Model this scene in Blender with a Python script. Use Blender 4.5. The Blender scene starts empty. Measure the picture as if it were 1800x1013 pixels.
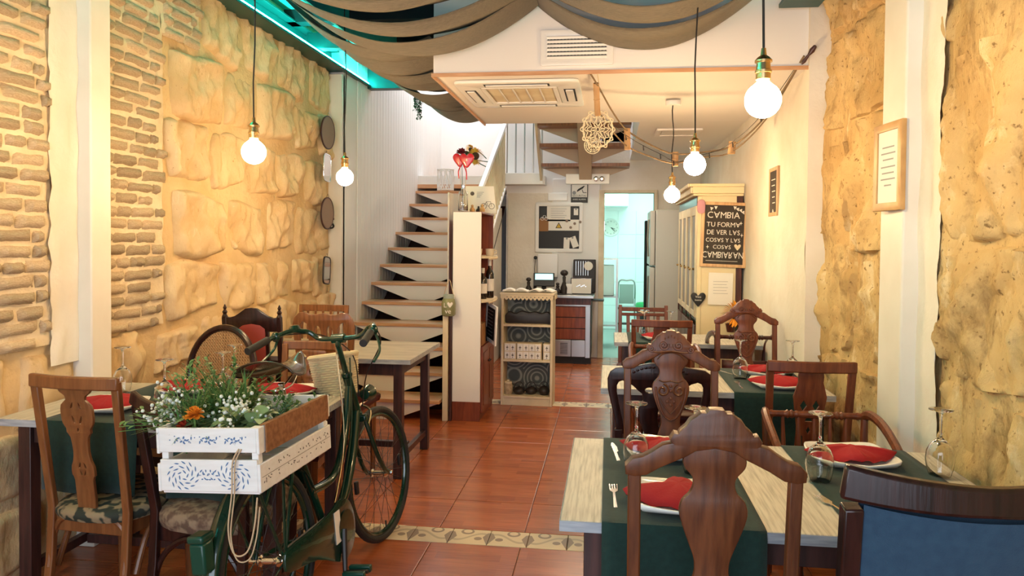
import bpy, bmesh, math, random
from mathutils import Vector, Matrix, noise
random.seed(7)
PI = math.pi
scn = bpy.context.scene
C = scn.collection

# ---------------------------------------------------------------- camera
YAW, PITCH, ROLL = math.radians(7.45), math.radians(1.4), math.radians(0.5)
cam_d = bpy.data.cameras.new('camera')
cam = bpy.data.objects.new('camera', cam_d); C.objects.link(cam)
_f = Vector((-math.sin(YAW)*math.cos(PITCH), math.cos(YAW)*math.cos(PITCH), -math.sin(PITCH)))
_r = Vector((math.cos(YAW), math.sin(YAW), 0)); _u = _r.cross(_f)
_r2 = _r*math.cos(ROLL) + _u*math.sin(ROLL); _u2 = _u*math.cos(ROLL) - _r*math.sin(ROLL)
cam.matrix_world = Matrix(((_r2.x, _u2.x, -_f.x, 0), (_r2.y, _u2.y, -_f.y, 0), (_r2.z, _u2.z, -_f.z, 1.5), (0, 0, 0, 1)))
cam_d.sensor_width = 36; cam_d.lens = 26.0; cam_d.shift_y = -53.5/1800
cam_d.clip_start = 0.05; cam_d.clip_end = 60
scn.camera = cam

# ---------------------------------------------------------------- world, large lights, exposure
w = bpy.data.worlds.new('world'); scn.world = w; w.use_nodes = True
bg = w.node_tree.nodes['Background']; bg.inputs[0].default_value = (0.75, 0.86, 1, 1); bg.inputs[1].default_value = 0.18
def area(name, loc, rot, sx, sy, power, col):
    d = bpy.data.lights.new(name, 'AREA'); d.shape = 'RECTANGLE'; d.size = sx; d.size_y = sy; d.energy = power; d.color = col
    o = bpy.data.objects.new(name, d); C.objects.link(o); o.location = loc; o.rotation_euler = [math.radians(a) for a in rot]
    return o
area('shopfront_daylight', (-0.7, -1.35, 1.5), (90, 0, 0), 3.2, 2.4, 125, (0.78, 0.88, 1.0))
area('stairwell_daylight', (-1.6, 9.3, 4.4), (0, 0, 0), 1.6, 2.2, 62, (0.95, 0.96, 1.0))
area('kitchen_light', (0.3, 11.0, 2.75), (0, 0, 0), 1.2, 1.6, 62, (0.6, 1.0, 0.92))
area('bar_fill', (-0.2, 7.6, 2.42), (0, 0, 0), 0.5, 0.5, 26, (1.0, 0.84, 0.62))  # added warm fill over the bar, no real fitting
scn.view_settings.view_transform = 'Standard'; scn.view_settings.look = 'None'
scn.view_settings.exposure = 0.05; scn.view_settings.gamma = 1.0; scn.view_settings.use_curve_mapping = False
scn.cycles.max_bounces = 8; scn.cycles.diffuse_bounces = 5; scn.cycles.glossy_bounces = 4
scn.cycles.transmission_bounces = 8; scn.cycles.transparent_max_bounces = 8
scn.cycles.caustics_reflective = False; scn.cycles.caustics_refractive = False
scn.cycles.sample_clamp_indirect = 4.0; scn.cycles.use_denoising = True

# ---------------------------------------------------------------- materials
MATS = {}
def M(name, col, rough=0.5, metal=0.0, col2=None, scale=6.0, stretch=(1, 1, 1), bump=0.0, bscale=None, detail=4.0,
      trans=0.0, emit=None, estr=0.0, rnd=0.0, coat=0.0, sheen=0.0, alpha=1.0, lo=0.35, hi=0.65, spec=0.5, ior=1.45):
    m = bpy.data.materials.new(name); m.use_nodes = True
    nt = m.node_tree; N = nt.nodes; L = nt.links; b = N['Principled BSDF']
    b.inputs['Base Color'].default_value = (*col, 1); b.inputs['Roughness'].default_value = rough
    b.inputs['Metallic'].default_value = metal; b.inputs['IOR'].default_value = ior
    b.inputs['Transmission Weight'].default_value = trans; b.inputs['Alpha'].default_value = alpha
    b.inputs['Coat Weight'].default_value = coat; b.inputs['Sheen Weight'].default_value = sheen
    b.inputs['Specular IOR Level'].default_value = spec
    if emit: b.inputs['Emission Color'].default_value = (*emit, 1); b.inputs['Emission Strength'].default_value = estr
    if col2 or bump:
        tc = N.new('ShaderNodeTexCoord'); mp = N.new('ShaderNodeMapping'); mp.inputs['Scale'].default_value = stretch
        L.new(tc.outputs['Object'], mp.inputs['Vector'])
    out = None
    if col2:
        nz = N.new('ShaderNodeTexNoise'); nz.inputs['Scale'].default_value = scale; nz.inputs['Detail'].default_value = detail
        L.new(mp.outputs[0], nz.inputs['Vector'])
        rp = N.new('ShaderNodeValToRGB'); rp.color_ramp.elements[0].position = lo; rp.color_ramp.elements[1].position = hi
        rp.color_ramp.elements[0].color = (*col, 1); rp.color_ramp.elements[1].color = (*col2, 1)
        L.new(nz.outputs[0], rp.inputs[0]); out = rp.outputs[0]
    if rnd:
        oi = N.new('ShaderNodeObjectInfo'); hs = N.new('ShaderNodeHueSaturation'); mr = N.new('ShaderNodeMapRange')
        mr.inputs['To Min'].default_value = 1-rnd; mr.inputs['To Max'].default_value = 1+rnd
        L.new(oi.outputs['Random'], mr.inputs['Value']); L.new(mr.outputs[0], hs.inputs['Value'])
        if out: L.new(out, hs.inputs['Color'])
        else: hs.inputs['Color'].default_value = (*col, 1)
        out = hs.outputs[0]
    if out: L.new(out, b.inputs['Base Color'])
    if bump:
        nb = N.new('ShaderNodeTexNoise'); nb.inputs['Scale'].default_value = bscale or scale*3; nb.inputs['Detail'].default_value = 6
        L.new(mp.outputs[0], nb.inputs['Vector'])
        bp = N.new('ShaderNodeBump'); bp.inputs['Strength'].default_value = bump; bp.inputs['Distance'].default_value = 0.02
        L.new(nb.outputs[0], bp.inputs['Height']); L.new(bp.outputs[0], b.inputs['Normal'])
    MATS[name] = m
    return m
def W(name, c1, c2, rough=0.35, st=(11, 11, 0.9), sc=5, coat=0.12):
    return M(name, c1, rough, col2=c2, scale=sc, stretch=st, bump=0.06, bscale=8, coat=coat)

W('w_carved', (0.075, 0.02, 0.006), (0.14, 0.042, 0.013), 0.42, coat=0.03)
W('w_tan', (0.15, 0.052, 0.017), (0.22, 0.084, 0.028))
W('w_red', (0.095, 0.021, 0.007), (0.17, 0.043, 0.014), 0.4, coat=0.05)
W('w_dark', (0.012, 0.004, 0.004), (0.03, 0.009, 0.008), 0.28)
W('w_mahog', (0.045, 0.012, 0.009), (0.1, 0.026, 0.017), 0.3)
W('w_brown', (0.17, 0.062, 0.022), (0.28, 0.11, 0.04))
W('w_case', (0.16, 0.034, 0.013), (0.25, 0.06, 0.022), 0.35, (7, 7, 0.8))
W('w_tread', (0.5, 0.26, 0.13), (0.66, 0.38, 0.21), 0.3, (0.8, 9, 9))
W('w_leg', (0.035, 0.015, 0.014), (0.07, 0.026, 0.022), 0.4)
W('w_plain', (0.5, 0.3, 0.14), (0.64, 0.42, 0.22), 0.5)
M('table_top', (0.58, 0.54, 0.46), 0.42, col2=(0.34, 0.31, 0.26), scale=4, stretch=(30, 1.6, 1), bump=0.08, lo=0.42, hi=0.7, detail=8)
M('marble_top', (0.46, 0.4, 0.29), 0.35, col2=(0.33, 0.28, 0.2), scale=4, stretch=(1, 3, 1), detail=6)
M('table_edge', (0.42, 0.44, 0.47), 0.5, col2=(0.26, 0.28, 0.32), scale=9, stretch=(1, 8, 8))
M('runner', (0.003, 0.021, 0.017), 0.9, col2=(0.005, 0.028, 0.023), scale=60, bump=0.1, bscale=300, sheen=0.1)
M('napkin', (0.32, 0.008, 0.014), 0.85, bump=0.12, bscale=150)
M('china', (0.85, 0.83, 0.78), 0.12, coat=0.4)
M('steel', (0.75, 0.73, 0.7), 0.18, 1.0)
M('chrome', (0.8, 0.8, 0.8), 0.12, 1.0)
M('brass', (0.62, 0.42, 0.2), 0.25, 1.0)
M('glass', (1, 1, 1), 0.0, trans=1.0, ior=1.45)
M('bulb', (1, 0.8, 0.5), 0.3, emit=(1.0, 0.66, 0.33), estr=235)
M('black', (0.012, 0.012, 0.013), 0.5)
M('black_cord', (0.02, 0.017, 0.015), 0.7)
M('rubber', (0.018, 0.017, 0.016), 0.7, bump=0.1, bscale=80)
M('white', (0.8, 0.79, 0.76), 0.5)
M('white_gloss', (0.82, 0.81, 0.78), 0.25)
M('grey_print', (0.3, 0.3, 0.3), 0.7)
M('paper', (0.8, 0.77, 0.7), 0.8)
M('cream', (0.76, 0.66, 0.42), 0.45, col2=(0.7, 0.58, 0.34), scale=3)
M('ivory', (0.72, 0.64, 0.47), 0.55, col2=(0.6, 0.5, 0.34), scale=5)
M('plaster_white', (0.8, 0.76, 0.68), 0.75, col2=(0.7, 0.64, 0.54), scale=2.2, bump=0.25, bscale=26)
M('paint_white', (0.8, 0.79, 0.77), 0.6, col2=(0.75, 0.74, 0.72), scale=1.5)
M('ceiling_white', (0.82, 0.79, 0.76), 0.65)
M('pillar_paint', (0.8, 0.76, 0.69), 0.45, col2=(0.72, 0.68, 0.6), scale=3, bump=0.04)
M('brick_mortar', (0.78, 0.67, 0.48), 0.95, col2=(0.68, 0.54, 0.35), scale=5, bump=0.5, bscale=30)
M("mortar", (0.64, 0.45, 0.23), 0.95, col2=(0.72, 0.55, 0.32), scale=3.5, bump=0.5, bscale=30)
M('brick', (0.66, 0.53, 0.36), 0.95, col2=(0.52, 0.39, 0.25), scale=14, bump=0.6, bscale=40, rnd=0.22)
M('teal', (0.008, 0.06, 0.056), 0.4)
M('teal_dark', (0.004, 0.016, 0.017), 0.7)
M('stair_beige', (0.42, 0.33, 0.24), 0.5)
M('led_dim', (0, 1, 0.9), 0.5, emit=(0.02, 1.0, 0.86), estr=14)
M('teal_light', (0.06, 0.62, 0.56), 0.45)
M('led', (0, 1, 0.9), 0.5, emit=(0.02, 1.0, 0.86), estr=150)
M('dark_ceiling', (0.02, 0.03, 0.03), 0.9)
M('linen', (0.165, 0.142, 0.1), 0.95, col2=(0.1, 0.086, 0.06), scale=40, stretch=(0.4, 4, 4), bump=0.3, bscale=220, sheen=0.2)
M('tile_base', (0.1, 0.045, 0.025), 0.8)
M('bike_green', (0.004, 0.026, 0.015), 0.22, coat=0.6, col2=(0.006, 0.036, 0.02), scale=8)
M('bike_guard', (0.004, 0.05, 0.032), 0.3)
M('wicker', (0.66, 0.57, 0.36), 0.7, bump=0.1)
M('saddle', (0.055, 0.032, 0.018), 0.22, coat=0.3)
M('crate_paint', (0.8, 0.79, 0.77), 0.6, col2=(0.74, 0.72, 0.69), scale=9, stretch=(1, 8, 8))
M('stencil', (0.1, 0.18, 0.34), 0.7)
M('stencil_dark', (0.1, 0.085, 0.08), 0.7)
M('jute', (0.2, 0.08, 0.03), 0.9, col2=(0.3, 0.13, 0.05), scale=60)
M('twine', (0.5, 0.36, 0.22), 0.9)
M('leaf', (0.045, 0.13, 0.03), 0.55, col2=(0.12, 0.22, 0.055), scale=9)
M('leaf_dark', (0.02, 0.085, 0.04), 0.5, col2=(0.035, 0.12, 0.06), scale=8)
M('leaf_pale', (0.16, 0.25, 0.1), 0.55, col2=(0.26, 0.34, 0.15), scale=9)
M('flower_white', (0.72, 0.75, 0.68), 0.7)
M('flower_orange', (0.8, 0.3, 0.02), 0.7)
M('flower_red', (0.45, 0.04, 0.01), 0.7)
M('petal_yellow', (0.75, 0.45, 0.06), 0.7)
M('seed_brown', (0.07, 0.03, 0.012), 0.9)
M('blue_fabric', (0.013, 0.04, 0.08), 0.9, col2=(0.018, 0.05, 0.092), scale=50, bump=0.15, bscale=350, sheen=0.15)
M('red_leather', (0.3, 0.042, 0.03), 0.5)
M('maroon_leather', (0.07, 0.012, 0.012), 0.4)
M('floral', (0.02, 0.027, 0.02), 0.8, col2=(0.25, 0.19, 0.11), scale=26, lo=0.47, hi=0.56, detail=1)
M('tapestry', (0.1, 0.06, 0.042), 0.9, col2=(0.23, 0.165, 0.11), scale=30, lo=0.4, hi=0.6, detail=2, bump=0.2)
M('cane', (0.4, 0.22, 0.09), 0.6)
M('chalkboard', (0.03, 0.024, 0.02), 0.8, col2=(0.045, 0.037, 0.03), scale=6)
M('chalk', (0.75, 0.72, 0.66), 0.9)
M('red_heart', (0.55, 0.01, 0.02), 0.3, coat=0.4)
M('dark_red', (0.11, 0.005, 0.012), 0.6)
M('bottle_glass', (0.02, 0.012, 0.008), 0.1, coat=0.4)
M('jar_green', (0.22, 0.23, 0.12), 0.25)
M('iron', (0.022, 0.016, 0.014), 0.45)
M('stone_jar', (0.5, 0.4, 0.26), 0.6, col2=(0.3, 0.22, 0.14), scale=40)
M('screen', (0.2, 0.8, 0.8), 0.3, emit=(0.55, 0.95, 1.0), estr=1.3)
M('mirror', (0.72, 0.68, 0.62), 0.05, 1.0)
M('mirror_back', (0.24, 0.17, 0.13), 0.6)
M('kitchen_tile', (0.8, 0.86, 0.84), 0.25)
M('fridge_paint', (0.42, 0.42, 0.39), 0.35)
M('curtain_black', (0.015, 0.018, 0.016), 0.9)
M('bag_green', (0.04, 0.4, 0.12), 0.3)
M('sage', (0.3, 0.36, 0.32), 0.6)
M('stainless', (0.45, 0.45, 0.44), 0.3, 1.0)
M('macrame', (0.7, 0.6, 0.42), 0.9)
M('bamboo', (0.5, 0.31, 0.15), 0.6, col2=(0.38, 0.22, 0.1), scale=8)
M('rope', (0.2, 0.14, 0.08), 0.9)
M('pink', (0.5, 0.25, 0.3), 0.6)
M('gold_frame', (0.55, 0.33, 0.13), 0.45, col2=(0.42, 0.24, 0.09), scale=9)
M('yellow', (0.75, 0.5, 0.06), 0.7)
M('copper', (0.4, 0.16, 0.07), 0.35, 0.6)
M('lamp_clear', (1, 0.95, 0.85), 0.02, trans=1.0)
M('brown_box', (0.3, 0.15, 0.06), 0.8)
M('pane_dark', (0.05, 0.03, 0.025), 0.06, coat=0.5)

def stone_mat(name, c1, c2, dark, pale, bump, stain):
    """weathered limestone: two broad tones, dark pits and stains, pale lime blooms"""
    m = bpy.data.materials.new(name); m.use_nodes = True; nt = m.node_tree; N = nt.nodes; L = nt.links; b = N['Principled BSDF']
    b.inputs['Roughness'].default_value = 0.95; b.inputs['Specular IOR Level'].default_value = 0.2
    tc = N.new('ShaderNodeTexCoord'); geo = N.new('ShaderNodeNewGeometry')
    def nz(scale, detail, rough=0.6, stretch=(1, 1, 1), dist=0.0):
        mp = N.new('ShaderNodeMapping'); mp.inputs['Scale'].default_value = stretch; L.new(geo.outputs['Position'], mp.inputs['Vector'])
        n = N.new('ShaderNodeTexNoise'); n.inputs['Scale'].default_value = scale; n.inputs['Detail'].default_value = detail; n.inputs['Roughness'].default_value = rough; n.inputs['Distortion'].default_value = dist
        L.new(mp.outputs[0], n.inputs['Vector']); return n.outputs[0]
    def ramp(src, lo, hi):
        r = N.new('ShaderNodeValToRGB'); r.color_ramp.elements[0].position = lo; r.color_ramp.elements[1].position = hi; L.new(src, r.inputs[0]); return r.outputs[0]
    def mix(f, a, bb):
        x = N.new('ShaderNodeMix'); x.data_type = 'RGBA'; L.new(f, x.inputs[0])
        for k, v in (('A', a), ('B', bb)):
            if isinstance(v, tuple): x.inputs[k].default_value = (*v, 1)
            else: L.new(v, x.inputs[k])
        return x.outputs['Result']
    c = mix(ramp(nz(2.4, 8), .38, .62), c1, c2)
    c = mix(ramp(nz(6, 10, .7, (1, 1, .5), .6), .60-.05*stain, .70), c, pale)
    c = mix(ramp(nz(5, 12, .75, (1, 1, .6), .4), .62-.1*stain, .72-.04*stain), c, dark)
    c = mix(ramp(nz(40, 4, .6), .66-.05*stain, .74-.05*stain), c, dark)
    L.new(c, b.inputs['Base Color'])
    bp = N.new('ShaderNodeBump'); bp.inputs['Strength'].default_value = bump; bp.inputs['Distance'].default_value = 0.03
    L.new(nz(11, 10, .65, (1, 1, .55)), bp.inputs['Height']); L.new(bp.outputs[0], b.inputs['Normal']); MATS[name] = m
stone_mat('stone', (0.74, 0.58, 0.36), (0.62, 0.44, 0.235), (0.42, 0.27, 0.12), (0.8, 0.68, 0.48), 0.6, 0.0)
stone_mat('stone_right', (0.66, 0.48, 0.235), (0.5, 0.33, 0.14), (0.24, 0.145, 0.06), (0.78, 0.66, 0.42), 0.85, 1.0)

def floor_mat():
    m = bpy.data.materials.new('floor_tile'); m.use_nodes = True; nt = m.node_tree; N = nt.nodes; L = nt.links; b = N['Principled BSDF']
    b.inputs['Roughness'].default_value = 0.27; b.inputs['Coat Weight'].default_value = 0.1
    tc = N.new('ShaderNodeTexCoord'); oi = N.new('ShaderNodeObjectInfo')
    ad = N.new('ShaderNodeVectorMath'); ad.operation = 'ADD'; L.new(tc.outputs['Object'], ad.inputs[0]); L.new(oi.outputs['Random'], ad.inputs[1])
    br = N.new('ShaderNodeTexBrick'); br.inputs['Scale'].default_value = 1; br.inputs['Brick Width'].default_value = 0.31; br.inputs['Row Height'].default_value = 0.074
    br.inputs['Mortar Size'].default_value = 0; br.inputs['Color1'].default_value = (0.4, 0.105, 0.03, 1); br.inputs['Color2'].default_value = (0.29, 0.07, 0.02, 1)
    L.new(ad.outputs[0], br.inputs['Vector'])
    mp = N.new('ShaderNodeMapping'); mp.inputs['Scale'].default_value = (3, 40, 1); L.new(ad.outputs[0], mp.inputs['Vector'])
    nz = N.new('ShaderNodeTexNoise'); nz.inputs['Scale'].default_value = 2; L.new(mp.outputs[0], nz.inputs['Vector'])
    mx = N.new('ShaderNodeMix'); mx.data_type = 'RGBA'; mx.blend_type = 'OVERLAY'; mx.inputs[0].default_value = 0.45
    L.new(br.outputs[0], mx.inputs['A']); L.new(nz.outputs[0], mx.inputs['B'])
    L.new(mx.outputs['Result'], b.inputs['Base Color']); MATS['floor_tile'] = m
floor_mat()

def hydraulic_mat():   # beige cement tile with a brown-grey scroll, mirrored tile by tile
    m = bpy.data.materials.new('hydraulic_tile'); m.use_nodes = True; nt = m.node_tree; N = nt.nodes; L = nt.links; b = N['Principled BSDF']
    b.inputs['Roughness'].default_value = 0.45
    tc = N.new('ShaderNodeTexCoord'); sp = N.new('ShaderNodeSeparateXYZ'); L.new(tc.outputs['Object'], sp.inputs[0])
    def mth(op, a, bb=None, cc=None):
        n = N.new('ShaderNodeMath'); n.operation = op
        for i, v in enumerate((a, bb, cc)):
            if v is None: continue
            if isinstance(v, (int, float)): n.inputs[i].default_value = v
            else: L.new(v, n.inputs[i])
        return n.outputs[0]
    # a wide scroll: band where distance to a sine curve is small, plus two round buds
    x, y = sp.outputs[0], sp.outputs[1]
    s = mth('MULTIPLY', mth('SINE', mth('MULTIPLY', x, 26.0)), 0.042)
    d = mth('ABSOLUTE', mth('SUBTRACT', y, s)); band = mth('LESS_THAN', d, 0.011)
    def disc(cx, cy, r, op='LESS_THAN'):
        dx = mth('SUBTRACT', x, cx); dy = mth('SUBTRACT', y, cy)
        return mth(op, mth('SQRT', mth('ADD', mth('MULTIPLY', dx, dx), mth('MULTIPLY', dy, dy))), r)
    dark = mth('MAXIMUM', mth('GREATER_THAN', mth('SUBTRACT', mth('ABSOLUTE', x), mth('MULTIPLY', mth('ABSOLUTE', y), 0.35)), 0.066), mth('SUBTRACT', disc(-0.02, 0.06, 0.034), disc(-0.02, 0.066, 0.022)))
    dark = mth('MAXIMUM', dark, disc(0.045, -0.02, 0.02))
    dark = mth('SUBTRACT', dark, mth('MAXIMUM', disc(-0.08, 0.072, 0.02), disc(0.08, 0.072, 0.02)))
    mx = N.new('ShaderNodeMix'); mx.data_type = 'RGBA'; mx.inputs['A'].default_value = (0.62, 0.5, 0.33, 1); mx.inputs['B'].default_value = (0.42, 0.33, 0.22, 1)
    L.new(band, mx.inputs[0])
    m2 = N.new('ShaderNodeMix'); m2.data_type = 'RGBA'; m2.inputs['B'].default_value = (0.24, 0.17, 0.12, 1); L.new(mx.outputs['Result'], m2.inputs['A']); L.new(dark, m2.inputs[0])
    L.new(m2.outputs['Result'], b.inputs['Base Color']); MATS['hydraulic_tile'] = m
hydraulic_mat()

def mandala_mat():     # printed paper: rings of petals on a slate ground
    m = bpy.data.materials.new('mandala_paper'); m.use_nodes = True; nt = m.node_tree; N = nt.nodes; L = nt.links; b = N['Principled BSDF']
    b.inputs['Roughness'].default_value = 0.8
    tc = N.new('ShaderNodeTexCoord'); vo = N.new('ShaderNodeTexVoronoi'); vo.inputs['Scale'].default_value = 5.0; vo.inputs['Randomness'].default_value = 0.55
    mp = N.new('ShaderNodeMapping'); mp.inputs['Scale'].default_value = (1, 0, 1); L.new(tc.outputs['Object'], mp.inputs['Vector']); L.new(mp.outputs[0], vo.inputs['Vector'])
    sn = N.new('ShaderNodeMath'); sn.operation = 'MULTIPLY'; sn.inputs[1].default_value = 42; L.new(vo.outputs['Distance'], sn.inputs[0])
    s2 = N.new('ShaderNodeMath'); s2.operation = 'SINE'; L.new(sn.outputs[0], s2.inputs[0])
    rp = N.new('ShaderNodeValToRGB'); rp.color_ramp.elements[0].color = (0.085, 0.095, 0.09, 1); rp.color_ramp.elements[1].color = (0.3, 0.31, 0.27, 1)
    L.new(s2.outputs[0], rp.inputs[0]); L.new(rp.outputs[0], b.inputs['Base Color']); MATS['mandala_paper'] = m
mandala_mat()

# ---------------------------------------------------------------- geometry helpers
class G:
    def __init__(s): s.v = []; s.f = []
    def add(s, vs, fs):
        o = len(s.v); s.v += [tuple(p) for p in vs]; s.f += [tuple(i+o for i in q) for q in fs]; return s
    def box(s, x0, x1, y0, y1, z0, z1, mat=None):
        vs = [Vector((x, y, z)) for z in (z0, z1) for y in (y0, y1) for x in (x0, x1)]
        if mat: vs = [mat @ p for p in vs]
        return s.add(vs, [(0, 2, 3, 1), (4, 5, 7, 6), (0, 1, 5, 4), (2, 6, 7, 3), (0, 4, 6, 2), (1, 3, 7, 5)])
    def tube(s, pts, r, n=8, closed=False, caps=True, flat=1.0):
        pts = [Vector(p) for p in pts]; k = len(pts)
        rs = r if isinstance(r, (list, tuple)) else [r]*k
        vs = []; fs = []; up = None
        for i, p in enumerate(pts):
            if closed: t = pts[(i+1) % k] - pts[i-1]
            else: t = pts[min(i+1, k-1)] - pts[max(i-1, 0)]
            t = t.normalized() if t.length > 1e-9 else Vector((0, 0, 1))
            if up is None:
                up = Vector((0, 0, 1)) if abs(t.z) < 0.9 else Vector((0, 1, 0))
            a = t.cross(up)
            if a.length < 1e-6: a = t.orthogonal()
            a.normalize(); b_ = a.cross(t).normalized(); up = b_
            for j in range(n):
                q = 2*PI*j/n; vs.append(p + a*math.cos(q)*rs[i] + b_*math.sin(q)*rs[i]*flat)
        m = k if closed else k-1
        for i in range(m):
            for j in range(n):
                a0 = i*n+j; a1 = i*n+(j+1) % n; b0 = ((i+1) % k)*n+j; b1 = ((i+1) % k)*n+(j+1) % n
                fs.append((a0, a1, b1, b0))
        if caps and not closed:
            fs.append(tuple(range(n-1, -1, -1))); fs.append(tuple((k-1)*n+j for j in range(n)))
        return s.add(vs, fs)
    def sweep(s, pts, wd, ht, upv=(0, 0, 1)):
        """rectangular section wd (across) x ht (along upv) swept along pts"""
        pts = [Vector(p) for p in pts]; k = len(pts); U = Vector(upv); vs = []; fs = []
        ws = wd if isinstance(wd, (list, tuple)) else [wd]*k; hs = ht if isinstance(ht, (list, tuple)) else [ht]*k
        for i, p in enumerate(pts):
            t = (pts[min(i+1, k-1)] - pts[max(i-1, 0)]).normalized(); a = t.cross(U).normalized(); b_ = a.cross(t).normalized()
            for da, db in ((-1, -1), (1, -1), (1, 1), (-1, 1)): vs.append(p + a*da*ws[i]/2 + b_*db*hs[i]/2)
        for i in range(k-1):
            for j in range(4): fs.append((i*4+j, i*4+(j+1) % 4, (i+1)*4+(j+1) % 4, (i+1)*4+j))
        fs += [(3, 2, 1, 0), tuple((k-1)*4+j for j in range(4))]
        return s.add(vs, fs)
    def lathe(s, prof, n=20, at=(0, 0, 0), mat=None):
        A = Vector(at); vs = []; fs = []
        for r, z in prof:
            for j in range(n):
                q = 2*PI*j/n; p = Vector((r*math.cos(q), r*math.sin(q), z)); vs.append((mat @ p if mat else p) + A)
        for i in range(len(prof)-1):
            for j in range(n): fs.append((i*n+j, i*n+(j+1) % n, (i+1)*n+(j+1) % n, (i+1)*n+j))
        if prof[0][0] > 1e-4: fs.append(tuple(range(n-1, -1, -1)))
        if prof[-1][0] > 1e-4: fs.append(tuple((len(prof)-1)*n+j for j in range(n)))
        return s.add(vs, fs)
    def ball(s, c, r, n=10, sq=(1, 1, 1)):
        vs = []; fs = []; c = Vector(c); m = max(4, n//2)
        for i in range(m+1):
            a = PI*i/m
            for j in range(n):
                q = 2*PI*j/n; vs.append(c + Vector((r*math.sin(a)*math.cos(q)*sq[0], r*math.sin(a)*math.sin(q)*sq[1], r*math.cos(a)*sq[2])))
        for i in range(m):
            for j in range(n): fs.append((i*n+j, (i+1)*n+j, (i+1)*n+(j+1) % n, i*n+(j+1) % n))
        return s.add(vs, fs)
    def grid(s, fn, nu, nv, closed_u=False):
        vs = [fn(i/nu, j/nv) for j in range(nv+1) for i in range(nu+1)]; k = nu+1
        return s.add(vs, [(j*k+i, j*k+i+1, (j+1)*k+i+1, (j+1)*k+i) for j in range(nv) for i in range(nu)])
    def mesh(s, name='m', smooth=35):
        me = bpy.data.meshes.new(name); me.from_pydata(s.v, [], s.f); me.validate()
        finish(me, smooth); return me
def finish(me, smooth=35):
    bm = bmesh.new(); bm.from_mesh(me); bmesh.ops.remove_doubles(bm, verts=bm.verts, dist=1e-5)
    bmesh.ops.recalc_face_normals(bm, faces=bm.faces); bm.to_mesh(me); bm.free()
    if smooth:
        me.polygons.foreach_set('use_smooth', [True]*len(me.polygons)); me.set_sharp_from_angle(angle=math.radians(smooth))
    me.update()
def crv(pts, n=6, closed=True):
    """Catmull-Rom through pts"""
    out = []; k = len(pts); P = [Vector(p) for p in pts]; rng = range(k) if closed else range(k-1)
    for i in rng:
        if closed: a, b, c, d = P[i-1], P[i], P[(i+1) % k], P[(i+2) % k]
        else: a, b, c, d = P[max(i-1, 0)], P[i], P[i+1], P[min(i+2, k-1)]
        for j in range(n):
            t = j/n; out.append(0.5*((2*b) + (c-a)*t + (2*a-5*b+4*c-d)*t*t + (3*b-a-3*c+d)*t**3))
    if not closed: out.append(P[-1])
    return [tuple(p) for p in out]
def sym(half):   # right-hand half from top to bottom (x>=0) -> closed symmetric outline
    return list(half) + [(-x, y) for x, y in reversed(half) if abs(x) > 1e-6]
def plate(polys, t, bevel=0.0, y=0.0, smooth=30):
    """polys in the XZ plane, first outer then holes; thickness t along y, centred on y"""
    cu = bpy.data.curves.new('c', 'CURVE'); cu.dimensions = '2D'; cu.fill_mode = 'BOTH'
    cu.extrude = max(t/2-bevel, 1e-4); cu.bevel_depth = bevel; cu.bevel_resolution = 1
    for p in polys:
        sp = cu.splines.new('POLY'); sp.points.add(len(p)-1); sp.use_cyclic_u = True
        for q, pt in zip(p, sp.points): pt.co = (q[0], q[1], 0, 1)
    o = bpy.data.objects.new('c', cu); me = bpy.data.meshes.new_from_object(o)
    bpy.data.objects.remove(o); bpy.data.curves.remove(cu)
    for v in me.vertices: x, z, d = v.co; v.co = (x, d + y, z)
    finish(me, smooth); return me
def text_mesh(s, size, t=0.001, align='CENTER', shear=0.0, space=1.0):
    cu = bpy.data.curves.new('t', 'FONT'); cu.body = s; cu.size = size; cu.extrude = t/2; cu.align_x = align; cu.align_y = 'CENTER'
    cu.resolution_u = 3; cu.shear = shear; cu.space_character = space
    o = bpy.data.objects.new('t', cu); me = bpy.data.meshes.new_from_object(o)
    bpy.data.objects.remove(o); bpy.data.curves.remove(cu)
    for v in me.vertices: x, z, d = v.co; v.co = (x, -d, z)
    return me
def move(me, fn):
    for v in me.vertices: v.co = fn(Vector(v.co))
    me.update(); return me
def obj(name, me, mat=None, parent=None, loc=(0, 0, 0), rot=(0, 0, 0), bevel=0.0, seg=2, smooth=35):
    if isinstance(me, G): me = me.mesh(name, smooth)
    if mat and not me.materials: me.materials.append(MATS[mat])
    o = bpy.data.objects.new(name, me); C.objects.link(o); o.location = loc; o.rotation_euler = rot
    if parent: o.parent = parent
    if bevel:
        md = o.modifiers.new('bevel', 'BEVEL'); md.width = bevel; md.segments = seg; md.limit_method = 'ANGLE'; md.angle_limit = math.radians(40)
    return o
def tag(o, label, cat, group=None):
    o['label'] = label; o['category'] = cat
    if group: o['group'] = group
    return o
def thing(name, label, cat, loc=(0, 0, 0), rz=0.0, group=None, rot=None):
    o = bpy.data.objects.new(name, None); C.objects.link(o); o.empty_display_size = 0.05
    o.location = loc; o.rotation_euler = rot if rot else (0, 0, rz); return tag(o, label, cat, group)
def struct(o, label=None):
    o['kind'] = 'structure'
    if label: o['label'] = label
    return o
def kids(o): return [c for c in C.objects if c.parent == o]
def copy_tree(o, parent=None):
    ch = kids(o); c = o.copy(); C.objects.link(c); c.parent = parent
    for k in ch: copy_tree(k, c)
    return c
def dup(o, loc, label, rz=None, group=None):
    c = copy_tree(o); c.location = loc; c['label'] = label
    if rz is not None: c.rotation_euler = (0, 0, rz)
    if group: c['group'] = group
    return c
def bx(name, mat, x0, x1, y0, y1, z0, z1, parent=None, bevel=0.0, **k):
    return obj(name, G().box(x0, x1, y0, y1, z0, z1), mat, parent, bevel=bevel, **k)
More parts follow.
